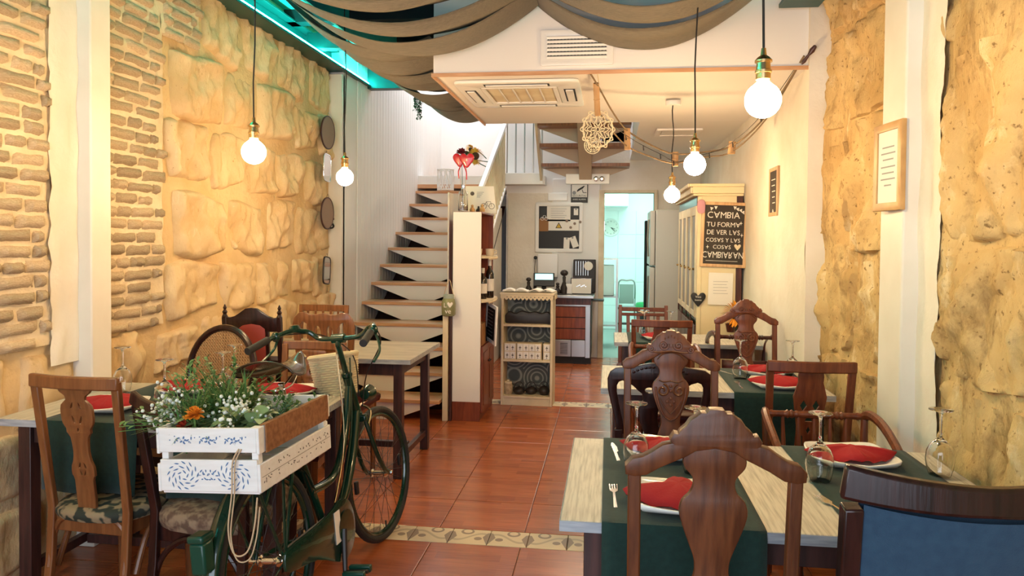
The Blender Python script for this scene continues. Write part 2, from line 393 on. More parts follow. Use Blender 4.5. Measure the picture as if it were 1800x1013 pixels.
# ================================================================ SETTING
TS = 0.445
fl = struct(obj('floor', G().box(-2.75, 1.6, -1.4, 9.52, -0.12, -0.006), 'tile_base'), 'floor of glossy reddish-brown wood-look tiles')
def tile_mesh(sx, sy, h=0.006):
    g = 0.0016; e = 0.003
    G_ = G(); a, b = sx/2-g, sy/2-g
    G_.add([(-a, -b, -h), (a, -b, -h), (a, b, -h), (-a, b, -h), (-a, -b, -0.001), (a, -b, -0.001), (a, b, -0.001), (-a, b, -0.001),
            (-a+e, -b+e, 0), (a-e, -b+e, 0), (a-e, b-e, 0), (-a+e, b-e, 0)],
           [(0, 1, 5, 4), (1, 2, 6, 5), (2, 3, 7, 6), (3, 0, 4, 7), (4, 5, 9, 8), (5, 6, 10, 9), (6, 7, 11, 10), (7, 4, 8, 11), (8, 9, 10, 11)])
    return G_.mesh('tile', 0)
tm = tile_mesh(TS, TS); tm.materials.append(MATS['floor_tile'])
def tile_rows(y0, y1):
    n = round((y1-y0)/TS); s = (y1-y0)/n; sc = s/TS
    for j in range(n):
        for i in range(-5, 4):
            x = -0.41 + TS*(i+0.5)
            if x-TS/2 > 1.3: continue
            o = obj('tile', tm, None, fl, (x, y0+s*(j+0.5), 0)); o.scale = (1, sc, 1)
tile_rows(3.545-TS*7, 3.545); tile_rows(3.73, 6.64); tile_rows(6.83, 9.5)
hm = tile_mesh(0.197, 0.185); hm.materials.append(MATS['hydraulic_tile'])
for (yc) in (3.6375, 6.735):
    for i in range(-8, 12):
        x = -0.875+0.197*i
        if -2.6 < x < 1.3:
            o = obj('patterned_tile', hm, None, fl, (x, yc, 0)); o.scale = (1 if i % 2 else -1, 1, 1)
            if yc > 6: o.scale[1] = 1.0

# -------- left wall: mortar bed, stones, bricks
LX = -2.56
def rough_wall(name, mat, y0, y1, z0, z1, x, sgn, amp, nu, nv, seed):
    def fn(u, v):
        y = y0+(y1-y0)*u; z = z0+(z1-z0)*v
        d = noise.fractal(Vector((y*2.2+seed, z*2.2, seed)), 1.0, 2.0, 4)*amp
        return (x+sgn*d, y, z)
    g = G().grid(fn, nu, nv)
    # closed back so the wall has thickness
    g.box(x-sgn*0.25, x-sgn*(amp*1.3+0.01), y0, y1, z0, z1)
    return struct(obj(name, g, mat, smooth=60))
wl = rough_wall('wall_left', 'mortar', -1.4, 6.58, -0.1, 3.5, LX, 1, 0.02, 130, 70, 3.1)
wl['label'] = 'left wall of bare stone blocks and old brick'
def stone(parent, mat, yz, x, sgn, depth, seed, n=24, rough=0.02, inset=0.26):
    """block face from a 4-corner outline in (y,z); rounded, pitted and proud of the wall"""
    (ya, za), (yb, zb), (yc_, zc), (yd, zd) = yz
    cy = (ya+yb+yc_+yd)/4; cz = (za+zb+zc+zd)/4
    def fn(u, v):
        U = u*2-1; V = v*2-1
        # squircle corners
        k = 1-0.10*(U*U*V*V)
        u2, v2 = (U*k+1)/2, (V*k+1)/2
        y = (ya*(1-u2)+yb*u2)*(1-v2)+(yd*(1-u2)+yc_*u2)*v2; z = (za*(1-u2)+zb*u2)*(1-v2)+(zd*(1-u2)+zc*u2)*v2
        y += noise.noise(Vector((y*3+seed, z*3, 1.7+seed)))*0.045; z += noise.noise(Vector((y*3, z*3+seed, 9.2)))*0.045
        e = min(1-abs(U), 1-abs(V)); ed = min(1.0, e/inset); ed = math.sin(ed*PI/2)**0.7
        p = Vector((y*3.4, z*1.9, seed))
        h = depth*ed*(0.75+0.5*noise.noise(Vector((y*1.7, z*1.7, seed)))) + ed*rough*(noise.fractal(p*2.3, 0.9, 2.1, 5)-abs(noise.noise(p*1.9))*0.9)
        return (x-0.035+sgn*0 + sgn*0.035*0 + sgn*(h+0.0)+ (0.035 if sgn > 0 else 0.035)*1 - (0.03*sgn*(1-ed)), y-cy, z-cz)
    g = G().grid(fn, n, n)
    return obj('stone', g, mat, parent, (0, cy, cz), smooth=70)
rs = random.Random(5)
rowz = [0.0, 0.33, 0.66, 0.99, 1.36, 1.79, 2.2, 2.64, 3.08]
for r in range(len(rowz)-1):
    z0, z1 = rowz[r], rowz[r+1]
    y = 3.42 if r < 3 else 3.97 + rs.uniform(-0.05, 0.07)
    if r == 7: y = 4.36
    if r == 2: y = 3.42
    wprev = 0
    while y < 6.5:
        wd = rs.uniform(0.42, 0.68)
        if 6.52-(y+wd) < 0.25: wd = 6.54-y
        sl = rs.uniform(-0.05, 0.05); j = [rs.uniform(-0.03, 0.03) for _ in range(6)]
        q = [(y+0.012+j[0], z0+0.012+j[4]), (y+wd-0.012+j[1], z0+0.012+sl+j[4]), (y+wd-0.012+j[2]+sl*0.5, z1-0.012+j[5]), (y+0.012+j[3], z1-0.012+j[5])]
        stone(wl, 'stone', q, LX, 1, rs.uniform(0.045, 0.075), rs.uniform(0, 50), rough=0.045)
        y += wd
for r in range(3):      # rubble at the foot of the wall left of the pillar
    y = 1.6
    while y < 3.2:
        wd = rs.uniform(0.35, 0.6); z0, z1 = rowz[r], rowz[r+1]
        wd = min(wd, 3.26-y)
        if wd > 0.12:
            stone(wl, 'stone', [(y+.01, z0+.01), (y+wd-.01, z0+.02), (y+wd-.02, z1-.01), (y+.02, z1-.02)], LX, 1, rs.uniform(0.03, 0.05), rs.uniform(0, 50), n=18)
        y += wd
def brick_mesh(seed):
    rr = random.Random(seed); g = G(); a, b, d = 0.5, 0.5, 1.0
    n = 5; m = 3
    def fn(u, v):
        U, V = u*2-1, v*2-1; e = min((1-abs(U))*2.2, (1-abs(V))*1.2, 0.35)/0.35
        return (0.016*e + 0.007*noise.noise(Vector((u*4, v*2, seed*3.3))) - 0.012*(1-e), U*0.5*(1+0.06*noise.noise(Vector((v*3, seed, 2.2)))), V*0.5*(1+0.12*noise.noise(Vector((u*3, seed, 5.1)))))
    return g.grid(fn, 7, 4).mesh('brick', 80)
bms = [brick_mesh(i) for i in range(6)]
for b_ in bms: b_.materials.append(MATS['brick'])
def bricks(y0, y1, z0, z1, edge=0.0, lim=None):
    z = z0; k = 0
    while z < z1:
        y = y0 - (0.13 if k % 2 else 0.02) + rs.uniform(-0.02, 0.02); ye = y1+rs.uniform(-edge, edge)
        while y < ye-0.05:
            wd = rs.choice((0.22, 0.24, 0.2, 0.12)); a = max(y, y0); b = min(y+wd, ye)
            if b-a > 0.05 and (lim is None or lim(0.5*(a+b), z)):
                o = obj('brick', rs.choice(bms), None, wl, (LX+0.03, (a+b)/2, z+rs.uniform(-0.004, 0.004)), (rs.uniform(-0.03, 0.03), 0, 0)); o.scale = (rs.uniform(0.7, 1.25), b-a-0.012, rs.uniform(0.05, 0.06))
            y += wd
        z += 0.068; k += 1
for (ya, yb, za, zb) in ((3.38, 3.95, 1.0, 3.08), (3.93, 4.34, 2.66, 3.08), (1.6, 3.1, 1.0, 3.45)):
    obj('brick_bed', G().grid(lambda u, v: (LX+.022+.012*noise.noise(Vector((u*(yb-ya)*9, v*(zb-za)*9, 3))), ya+(yb-ya)*u+.03*noise.noise(Vector((v*14, u, 8)))*(1 if u > .9 else 0), za+(zb-za)*v), 30, 80), 'brick_mortar', wl, smooth=70)
bricks(3.42, 3.93, 1.02, 3.05, 0.06)
bricks(3.95, 4.33, 2.68, 3.05, 0.05)
bricks(2.25, 3.06, 1.02, 3.4, 0.03)
# pillars
def pillar(name, x0, x1, y0, y1, z1, lab, ridge=None):
    g = G().box(x0, x1, y0, y1, 0, z1)
    o = struct(obj(name, g, 'pillar_paint', bevel=0.008), lab)
    return o
pl = pillar('pillar', -2.66, -2.456, 3.25, 3.395, 3.5, 'white painted pillar against the left stone wall')
obj('pillar_base', G().box(-2.64, -2.44, 3.235, 3.4, 0, 0.2), 'pillar_paint', pl, bevel=0.006)
obj('plaster_edge', rough_g := G().grid(lambda u, v: (LX+0.035+0.012*noise.noise(Vector((v*14, u*3, 4))), 3.07+0.18*u+(0.025*noise.noise(Vector((v*30, 2, 7))) if u < 0.5 else 0), 0.9+2.6*v), 6, 60), 'plaster_white', pl, smooth=60)
# stair-side wall with boards
ws = struct(bx('wall_stair', 'paint_white', -2.75, -2.43, 6.56, 10.6, 0, 4.6), 'white wall beside the staircase')
bmh = G().box(-0.006, 0.006, -0.048, 0.048, -2.25, 2.25).mesh('board', 0); bmh.materials.append(MATS['paint_white'])
for i in range(36): obj('board', bmh, None, ws, (-2.424, 6.97+0.1*i, 2.3), bevel=0.004, seg=1)
bx('corner_post', 'pillar_paint', -2.66, -2.43, 6.52, 6.6, 0, 3.0, ws, 0.006)
struct(bx('wall_back', 'paint_white', -2.75, -1.2, 10.5, 10.62, 0, 4.6), 'white wall at the head of the stairs')
# right wall
RX = 1.17
wr = rough_wall('wall_right', 'stone_right', -1.4, 4.58, -0.1, 3.5, 1.235, -1, 0.03, 120, 70, 8.4)
wr['label'] = 'right wall of rough yellow stone'
blocks = [(3.36, 3.98, 0.0, 0.42), (3.36, 4.1, 0.42, 0.92), (4.1, 4.56, 0.3, 0.9), (3.36, 3.9, 0.92, 1.42), (3.9, 4.52, 0.9, 1.5), (3.36, 4.05, 1.42, 2.12), (4.05, 4.54, 1.5, 2.05), (3.36, 4.46, 2.12, 2.62), (3.36, 4.0, 2.62, 3.3), (4.0, 4.54, 2.62, 3.3),
          (2.1, 2.95, -0.02, 0.5), (2.2, 2.96, 0.5, 1.02), (1.5, 2.15, 0.5, 1.05), (2.25, 2.95, 1.02, 1.5), (1.5, 2.25, 1.05, 1.62), (2.1, 2.95, 1.5, 2.2), (1.4, 2.1, 1.62, 2.3), (2.2, 2.96, 2.2, 2.8), (1.5, 2.2, 2.3, 2.9), (2.0, 2.95, 2.8, 3.4)]
for i, (a, b, c, d) in enumerate(blocks):
    j = [rs.uniform(-0.015, 0.015) for _ in range(4)]
    stone(wr, 'stone_right', [(a+.004, c+.006+j[0]), (b-.004, c+.006+j[1]), (b-.006+j[2], d-.006), (a+.006+j[3], d-.004)], 1.235, -1, 0.026, i*3.7, n=36, rough=0.05, inset=0.045)
pr = pillar('pillar', 1.15, 1.4, 3.1, 3.345, 3.5, 'white painted pillar against the right stone wall')
bx('trim_strip', 'pillar_paint', 1.225, 1.24, 3.085, 3.1, 0, 3.5, pr, 0.003)
obj('plaster_edge', G().grid(lambda u, v: (1.21+0.008*noise.noise(Vector((v*12, u*3, 4))), 3.1-0.19*u-(0.03*noise.fractal(Vector((v*11, 2, 7)), 0.75, 2.1, 6) if u > 0.9 else 0), 3.45*v), 10, 240), 'plaster_white', pr, smooth=60)
wp = rough_wall('wall_right', 'plaster_white', 4.47, 9.55, -0.1, 3.4, 1.13, -1, 0.014, 110, 60, 5.5)
obj('plaster_end', G().box(1.13, 1.36, 4.455, 4.475, -.05, 3.4), 'plaster_white', wp)
wp['label'] = 'right wall of uneven white plaster'
# rear partition, doorway, kitchen
wb = struct(bx('wall_rear', 'paint_white', -1.32, -0.1, 9.5, 9.62, 0, 2.75), 'cream wall behind the bar with notices')
bx('wall_panel', 'paint_white', -0.72, -0.12, 9.475, 9.5, 0, 2.28, wb, 0.004)
bx('wall_panel', 'plaster_white', -1.3, -0.72, 9.485, 9.5, 0, 2.1, wb, 0.004)
struct(bx('wall_rear', 'plaster_white', 0.56, 1.4, 9.5, 9.62, 0, 2.75), 'shaded wall between kitchen doorway and fridge')
struct(bx('wall_rear', 'plaster_white', -0.1, 0.56, 9.5, 9.62, 2.13, 3.0), 'lintel wall over the kitchen doorway')
dr = struct(bx('trim_1', 'ivory', -0.13, -0.06, 9.44, 9.66, 0, 2.14, None, 0.005), 'painted frame of the kitchen doorway')
bx('lintel', 'ivory', -0.06, 0.56, 9.46, 9.64, 2.1, 2.14, dr, 0.004); bx('jamb', 'ivory', 0.56, 0.6, 9.46, 9.64, 0, 2.14, dr, 0.004)
bx('hinge', 'steel', -0.062, -0.055, 9.45, 9.47, 1.62, 1.74, dr)
kf = struct(bx('floor', 'sage', -0.9, 1.4, 9.5, 12.7, -0.1, 0.0), 'pale kitchen floor beyond the doorway')
kw = struct(bx('wall_kitchen', 'kitchen_tile', -0.9, 1.4, 12.6, 12.75, 0, 3), 'white tiled kitchen wall')
ktm = G().box(-0.148, 0.148, -0.004, 0.004, -0.198, 0.198).mesh('tile', 0); ktm.materials.append(MATS['kitchen_tile'])
for i in range(6):
    for j in range(5): obj('tile', ktm, None, kw, (-0.3+0.3*i, 12.596, 0.2+0.4*j), bevel=0.003, seg=1)
bx('soffit', 'kitchen_tile', -0.9, 0.3, 11.9, 12.6, 2.05, 3.0, kw)
struct(bx('wall_kitchen', 'kitchen_tile', -1.0, -0.88, 9.62, 12.7, 0, 3), 'left white kitchen wall')
struct(bx('wall_kitchen', 'kitchen_tile', 0.95, 1.1, 9.62, 12.7, 0, 3), 'right white kitchen wall')
struct(bx('ceiling', 'ceiling_white', -1.0, 1.4, 9.55, 12.75, 3, 3.1), 'white kitchen ceiling')
# ceiling over the dining room: dark teal deck, steel beams, turquoise cove
dc = struct(bx('ceiling', 'teal_dark', -2.75, 1.6, -1.4, 7.4, 3.42, 3.55), 'dark teal ceiling above the fabric drapes')
bx('cove_panel', 'teal_light', -2.62, -2.08, -1.0, 7.3, 3.3, 3.34, dc)
for i in range(6): bx('joist', 'teal_dark', -2.6, 1.35, 0.4+1.3*i, 0.52+1.3*i, 3.2, 3.42, dc)
bm_ = G().box(-2.64, -2.39, -1.2, 7.3, 3.02, 3.04).box(-2.56, -2.545, -1.2, 7.3, 3.04, 3.2).box(-2.64, -2.47, -1.2, 7.3, 3.2, 3.215)
bx('cove_baffle', 'teal_light', -2.05, -2.03, -1.0, 7.28, 3.09, 3.42, dc)  # added baffle that confines the strip's glow to the cove
tb = struct(obj('steel_beam', bm_, 'teal', bevel=0.003), 'teal steel beam along the left wall')
for y in (2.9, 4.35, 5.9): bx('bracket', 'teal', -2.5, -2.2, y, y+0.1, 3.07, 3.2, tb, 0.003)
tag(bx('led_strip', 'led', -2.412, -2.4, -1.0, 7.25, 3.042, 3.056), 'glowing turquoise strip light lying on the teal beam', 'strip light')
bm2 = G().box(.95, 1.17, -1.2, 4.44, 2.84, 2.865).box(1.05, 1.07, -1.2, 4.44, 2.865, 3.1).box(.95, 1.17, -1.2, 4.44, 3.1, 3.12)
struct(obj('steel_beam', bm2, 'teal', bevel=0.003), 'teal steel beam along the right wall')
tag(bx('led_strip', 'led_dim', .97, .98, -1.0, 4.3, 2.866, 2.876), 'turquoise strip light on the beam over the right wall', 'strip light')
struct(obj('steel_beam', G().box(-0.45, -0.3, -1.2, 4.5, 3.2, 3.4), 'teal', bevel=0.003), 'teal beam running down the middle of the ceiling')
struct(bx('steel_beam', 'teal', -2.6, -1.08, 7.2, 7.32, 3.0, 3.42, None, 0.003), 'teal cross beam at the stair opening')
# lowered ceiling box
cb = struct(bx('ceiling', 'ceiling_white', -1.09, 1.3, 4.5, 6.45, 2.515, 3.42, None, 0.004), 'lowered white ceiling box with air conditioning')
bx('edge_trim', 'w_tread', -1.1, 1.2, 4.488, 4.5, 2.5, 2.522, cb); bx('edge_trim', 'w_tread', -1.1, -1.088, 4.5, 6.46, 2.5, 2.522, cb)
struct(bx('ceiling', 'ceiling_white', 0.25, 1.3, 6.45, 9.55, 2.515, 2.72), 'white ceiling over the bar')
struct(bx('ceiling', 'ceiling_white', -2.75, 0.33, 6.45, 10.62, 4.62, 4.7), 'high ceiling over the stairwell')
struct(bx('wall_front', 'paint_white', -2.75, 1.6, 6.45, 6.5, 3.42, 4.7), 'upper floor wall above the dining room')
struct(bx('wall_stairwell', 'paint_white', 0.25, 0.33, 6.45, 9.55, 2.72, 4.7), 'white wall closing the stairwell on the right')
struct(bx('wall_stairwell', 'paint_white', -1.32, 0.33, 9.5, 9.62, 2.75, 4.65), 'white wall behind the upper stair flight')
struct(bx('wall_stairwell', 'paint_white', -1.32, -1.22, 9.62, 10.55, 0, 4.65), 'white return wall at the head of the stairs')
# ================================================================ TABLES AND SETTINGS
def table(name, label, x0, x1, y0, y1, top='table_top', h=0.755, group=None, leg_in=0.09):
    t = thing(name, label, 'table', ((x0+x1)/2, (y0+y1)/2, 0), 0, group)
    a, b = (x1-x0)/2, (y1-y0)/2
    o = bx('table_top', top, -a, a, -b, b, h-0.03, h, t, 0.003)
    e = G().box(-a-.001, a+.001, -b-.002, -b-.0005, h-.029, h-.001).box(-a-.001, a+.001, b+.0005, b+.002, h-.029, h-.001).box(-a-.002, -a-.0005, -b, b, h-.029, h-.001).box(a+.0005, a+.002, -b, b, h-.029, h-.001)
    obj('edge_band', e, 'table_edge', o)
    for sx in (-1, 1):
        for sy in (-1, 1):
            cx, cy = sx*(a-leg_in), sy*(b-0.07)
            bx('leg', 'w_leg', cx-.028, cx+.028, cy-.028, cy+.028, 0, h-.03, t, 0.003)
    for sy in (-1, 1): bx('apron', 'w_leg', -a+leg_in+.03, a-leg_in-.03, sy*(b-.07)-.012, sy*(b-.07)+.012, h-.11, h-.03, t, .002)
    for sx in (-1, 1): bx('apron', 'w_leg', sx*(a-leg_in)-.012, sx*(a-leg_in)+.012, -b+.1, b-.1, h-.11, h-.03, t, .002)
    bx('stretcher', 'w_leg', -a+leg_in+.028, a-leg_in-.028, -.02, .02, .1, .14, t, .002)
    for sx in (-1, 1): bx('stretcher', 'w_leg', sx*(a-leg_in)-.015, sx*(a-leg_in)+.015, -b+.098, b-.098, .1, .14, t, .002)
    return t
GT = 'weathered wood-topped dining tables'
table('dining_table', 'whitewashed wood table nearest the camera on the right with two green runners', -0.12, 1.13, 1.95, 2.78, group=GT)
table('dining_table', 'whitewashed wood table in the middle of the right row with one green runner', -0.03, 1.1, 3.74, 4.43, group=GT)
table('dining_table', 'whitewashed wood table at the back of the right row beside the cream dresser', 0.05, 1.1, 5.46, 6.04, group=GT)
table('dining_table', 'whitewashed wood table along the left stone wall behind the bicycle crate', -2.46, -1.22, 2.69, 3.47, group=GT)
table('dining_table', 'bare marbled table by the foot of the stairs', -2.46, -1.2, 4.4, 5.2, 'marble_top', group=GT)
def runner(label, xc, wd, y0, y1, drop0, drop1, z=0.755):
    path = [(y0-0.012, z-drop0), (y0-0.012, z-0.35*drop0), (y0-0.011, z-0.02), (y0-0.004, z+.001), (y0+0.02, z+0.003)]
    path += [(y0+(y1-y0)*k/6, z+0.003) for k in range(1, 6)]
    path += [(y1-0.02, z+0.003), (y1+0.004, z+.001), (y1+0.011, z-0.02), (y1+0.012, z-0.4*drop1), (y1+0.012, z-drop1)]
    n = len(path)
    def fn(u, v):
        i = min(int(v*(n-1)), n-2); f = v*(n-1)-i; a, b = path[i], path[i+1]
        y = a[0]*(1-f)+b[0]*f; zz = a[1]*(1-f)+b[1]*f
        hang = max(0, z-0.02-zz)
        return (xc+(u-0.5)*wd*(1-0.02*hang), y - (0.012*hang*4*math.sin(u*9+xc*7)*(1 if v < .5 else -1) + (0.03*hang if v < .5 else -0.03*hang)), zz)
    g = G().grid(fn, 14, (n-1)*3)
    o = tag(obj('table_runner', g, 'runner', smooth=50), label, 'table runner', 'green table runners')
    md = o.modifiers.new('s', 'SOLIDIFY'); md.thickness = 0.003; md.offset = 1
    return o
runner('dark green runner at the left of the nearest right table', 0.2, 0.42, 1.95, 2.78, 0.275, 0.25)
runner('dark green runner at the right of the nearest right table', 0.84, 0.42, 1.95, 2.78, 0.275, 0.25)
runner('dark green runner hanging over the middle right table', 0.83, 0.42, 3.74, 4.43, 0.275, 0.22)
runner('dark green runner on the rearmost right table', 0.36, 0.42, 5.46, 6.04, 0.275, 0.2)
runner('dark green runner hanging behind the light wooden chair on the left table', -2.04, 0.42, 2.69, 3.47, 0.275, 0.25)
runner('dark green runner on the left table beside the bicycle crate', -1.5, 0.4, 2.69, 3.47, 0.275, 0.25)

def plate_mesh(sz=0.29):
    def fn(u, v):
        U, V = u*2-1, v*2-1
        k = 1-0.22*U*U*V*V
        r = max(abs(U), abs(V)); e = max(0.0, (r-0.62)/0.38); c = abs(U*V)
        z = 0.006 + 0.018*e*e + 0.012*e*c
        # sides bow in slightly, corners lift
        return (U*k*sz/2*(1-0.05*(1-V*V)*(1 if abs(U) > .95 else abs(U)**4)), V*k*sz/2*(1-0.05*(1-U*U)*abs(V)**4), z)
    me = G().grid(fn, 20, 20).mesh('plate', 70); me.materials.append(MATS['china']); return me
PLM = plate_mesh()
def plate_obj(label, x, y, z=0.7585, rz=0.0):
    o = obj('plate', PLM, None, None, (x, y, z), (0, 0, rz)); md = o.modifiers.new('s', 'SOLIDIFY'); md.thickness = 0.005; md.offset = -1
    return tag(o, label, 'plate', 'square white plates')
def napkin_mesh():
    # square folded corner to corner, its ridge puffed up in the middle of the plate
    rim = [(-.152, .0, .026), (-.09, .052, .012), (-.03, .095, .02), (.015, .118, .03), (.06, .09, .02), (.1, .045, .012), (.155, -.005, .026), (.1, -.075, .014), (.035, -.098, .012), (-.03, -.09, .012), (-.1, -.06, .012)]
    R = crv(rim, 3); n = len(R); c = Vector((.005, .01, .045)); vs = []
    for k, f in enumerate((1.0, .72, .42, .15)):
        for j, p in enumerate(R):
            q = c.lerp(Vector(p), f); q.z = p[2]*f+(c.z*(1-f**1.6))*(1-.0*f)+.004*math.sin(j*1.9)*f; vs.append(tuple(q))
    vs.append(tuple(c)); fs = [(i*n+j, i*n+(j+1) % n, (i+1)*n+(j+1) % n, (i+1)*n+j) for i in range(3) for j in range(n)] + [(3*n+j, 3*n+(j+1) % n, 4*n) for j in range(n)]
    return G().add(vs, fs).mesh('napkin', 25)
NPM = napkin_mesh(); NPM.materials.append(MATS['napkin'])
def napkin(label, x, y, rz=0.0, z=0.7665):
    o = obj('napkin', NPM, None, None, (x, y, z), (0, 0, rz)); md = o.modifiers.new('s', 'SOLIDIFY'); md.thickness = 0.004; md.offset = 1
    return tag(o, label, 'napkin', 'red napkins')
# upturned wine glass: rim down on the table, foot in the air
gp = [(0.0315, 0.0), (0.0385, 0.022), (0.0425, 0.05), (0.040, 0.078), (0.030, 0.1), (0.016, 0.113), (0.0062, 0.122), (0.0042, 0.14), (0.0042, 0.185), (0.0065, 0.2), (0.02, 0.207), (0.0355, 0.2095), (0.0355, 0.212), (0.0, 0.2125)]
gi = [(0.0298, 0.0), (0.0368, 0.022), (0.0408, 0.05), (0.0382, 0.077), (0.028, 0.098), (0.013, 0.1095), (0.0, 0.112)]
def glass_mesh():
    prof = list(reversed(gi)) + gp
    g = G(); g.lathe([(max(r, 0.0), z) for r, z in prof], 24); return g.mesh('wine_glass', 60)
GLM = glass_mesh(); GLM.materials.append(MATS['glass'])
def glass(label, x, y, z=0.7595):
    return tag(obj('wine_glass', GLM, None, None, (x, y, z)), label, 'wine glass', 'upturned wine glasses')
fk = plate([[(-0.005, -0.1), (0.005, -0.1), (0.0035, -0.02), (0.003, 0.02), (0.012, 0.035), (0.013, 0.09), (0.0095, 0.09), (0.009, 0.05), (0.0055, 0.048), (0.005, 0.09), (0.0015, 0.09), (0.001, 0.048), (-0.001, 0.048), (-0.0015, 0.09), (-0.005, 0.09), (-0.0055, 0.048), (-0.009, 0.05), (-0.0095, 0.09), (-0.013, 0.09), (-0.012, 0.035), (-0.003, 0.02), (-0.0035, -0.02)]], 0.002)
move(fk, lambda p: Vector((p.x, p.z, p.y+0.001+0.01*max(0, p.z-0.0)*(1.0 if p.z < 0.06 else 0.6)*4)))
fk.materials.append(MATS['steel'])
kn = plate([[(-0.006, -0.11), (0.006, -0.11), (0.005, -0.01), (0.011, 0.0), (0.013, 0.05), (0.008, 0.1), (0.0, 0.115), (-0.006, 0.08), (-0.005, -0.01)]], 0.002)
move(kn, lambda p: Vector((p.x, p.z, p.y+0.001))); kn.materials.append(MATS['steel'])
def fork(label, x, y, rz=0.0, z=0.7595): return tag(obj('fork', fk, None, None, (x, y, z), (0, 0, rz)), label, 'fork', 'table forks')
def knife(label, x, y, rz=0.0, z=0.7595): return tag(obj('knife', kn, None, None, (x, y, z), (0, 0, rz)), label, 'knife', 'table knives')
def setting(where, x, y, rz=0.0, wn=0.0):
    plate_obj('square white plate '+where, x, y, rz=rz); napkin('red folded napkin on the plate '+where, x, y, rz+wn)
setting('on the nearest right table behind the carved chair', 0.2, 2.11, 0.03)
setting('at the far left of the nearest right table', 0.2, 2.6, PI-0.05)
setting('on the nearest right table by the armchair', 0.82, 2.61, PI+0.1)
setting('on the nearest right table hidden behind the blue chair', 0.86, 2.13)
setting('at the front of the middle right table', 0.865, 3.9)
setting('at the far side of the middle right table', 0.88, 4.25, PI)
setting('on the rearmost right table', 0.4, 5.62)
setting('on the left table behind the light wooden chair', -2.11, 2.9)
setting('on the left table in front of the cane chair', -1.98, 3.3, PI)
setting('on the left table seen past the bicycle saddle', -1.5, 3.3, PI)
setting('on the left table half hidden by the crate plants', -1.5, 2.86)
glass('upturned wine glass at the left of the nearest right table', 0.096, 2.43)
glass('upturned wine glass half behind the carved chair splat', 0.28, 2.4)
glass('upturned wine glass left of the blue chair on the nearest right table', 0.657, 2.385)
glass('upturned wine glass by the right pillar behind the blue chair', 1.055, 2.5)
glass('upturned wine glass at the left of the middle right table runner', 0.71, 4.1)
glass('upturned wine glass on the middle right table behind the chair splat', 0.985, 4.12)
glass('left upturned wine glass on the rearmost right table', 0.275, 5.7)
glass('right upturned wine glass on the rearmost right table', 0.47, 5.66)
glass('upturned wine glass beside the left pillar', -2.29, 3.24)
glass('upturned wine glass between runner and crate on the left table', -1.89, 2.95)
glass('upturned wine glass in front of the cane chair, nearer of two', -1.755, 3.19)
glass('upturned wine glass in front of the cane chair, farther of two', -1.82, 3.42)
fork('steel fork at the front left of the nearest right table', 0.024, 2.15, 0.03)
fork('steel fork left of the blue chair', 0.637, 2.15, 0.3)
fork('steel fork on the front of the middle right table', 0.675, 3.92)
knife('steel knife at the far left of the nearest right table', 0.03, 2.6, 0.1)
knife('steel knife at the far side of the middle right table', 0.66, 4.28, 0.5)
knife('steel knife on the rearmost right table', 0.53, 5.7, 0.5)

# ================================================================ CHAIRS
# local frame: back plane at y=0, seat runs to +y, chair faces +y
def cyc(z, rake): return -rake*max(0, z-0.45)/0.5
def base(t, mat, seatmat, w=0.42, d=0.4, sh=0.455, wb=None, turned=False, cush=0.045, seat_part=True):
    wb = wb or w*0.86
    o = [(-wb/2, 0.0), (wb/2, 0.0), (w/2, d*0.9), (w/2-0.03, d), (-w/2+0.03, d), (-w/2, d*0.9)]
    oc = crv(o, 4)
    if seat_part:
        g = G(); n = len(oc)
        lay = [(0.96, sh-cush), (1.0, sh-cush*0.6), (1.0, sh-cush*0.2), (0.93, sh+0.004), (0.6, sh+0.014), (0.0, sh+0.016)]
        cy0 = d*0.5; vs = []
        for k, z in lay:
            for (x, y) in oc: vs.append((x*k, cy0+(y-cy0)*k, z))
        fs = [(i*n+j, i*n+(j+1) % n, (i+1)*n+(j+1) % n, (i+1)*n+j) for i in range(len(lay)-1) for j in range(n)]
        fs.append(tuple(range(n-1, -1, -1)))
        obj('seat', g.add(vs, fs), seatmat, t, smooth=60)
    z0, z1 = sh-cush-0.055, sh-cush+0.004
    r = G().sweep([(-wb/2+.012, .012, (z0+z1)/2), (-w/2+.03, d-.03, (z0+z1)/2)], 0.022, z1-z0).sweep([(wb/2-.012, .012, (z0+z1)/2), (w/2-.03, d-.03, (z0+z1)/2)], 0.022, z1-z0)
    r.sweep([(-w/2+.03, d-.03, (z0+z1)/2), (w/2-.03, d-.03, (z0+z1)/2)], 0.022, z1-z0).sweep([(-wb/2+.01, .012, (z0+z1)/2), (wb/2-.01, .012, (z0+z1)/2)], 0.022, z1-z0)
    obj('seat_rail', r, mat, t, bevel=0.003)
    for s in (-1, 1):
        g = G()
        if turned:
            pr_ = [(0.012, 0), (0.016, 0.03), (0.012, 0.05), (0.019, 0.12), (0.021, 0.25), (0.014, 0.29), (0.022, 0.31), (0.018, 0.33), (0.022, 0.36), (0.022, z1-.002)]
            g.lathe(pr_, 12, (s*(w/2-.035), d-.035, 0))
        else:
            cx, cy = s*(w/2-.035), d-.035
            g.tube([(cx, cy, 0), (cx, cy, 0.2), (cx, cy, z1-.002)], [0.02, 0.024, 0.028], 4)
        obj('leg', g, mat, t, bevel=0 if turned else 0.003)
    return z0
def posts(t, mat, wb, top, rake=0.05, sec=(0.03, 0.026), splay=0.02, wtop=None):
    wtop = wtop or wb
    for s in (-1, 1):
        p = [(s*wb/2, -0.05, 0), (s*wb/2, -0.012, 0.25), (s*wb/2, 0, 0.45)]
        for k in range(1, 6):
            z = 0.45+(top-0.45)*k/5; p.append((s*(wb/2+(wtop-wb)/2*(k/5)), cyc(z, rake), z))
        obj('rear_leg', G().sweep(p, sec[0], sec[1], (0, 1, 0)), mat, t, bevel=0.004)
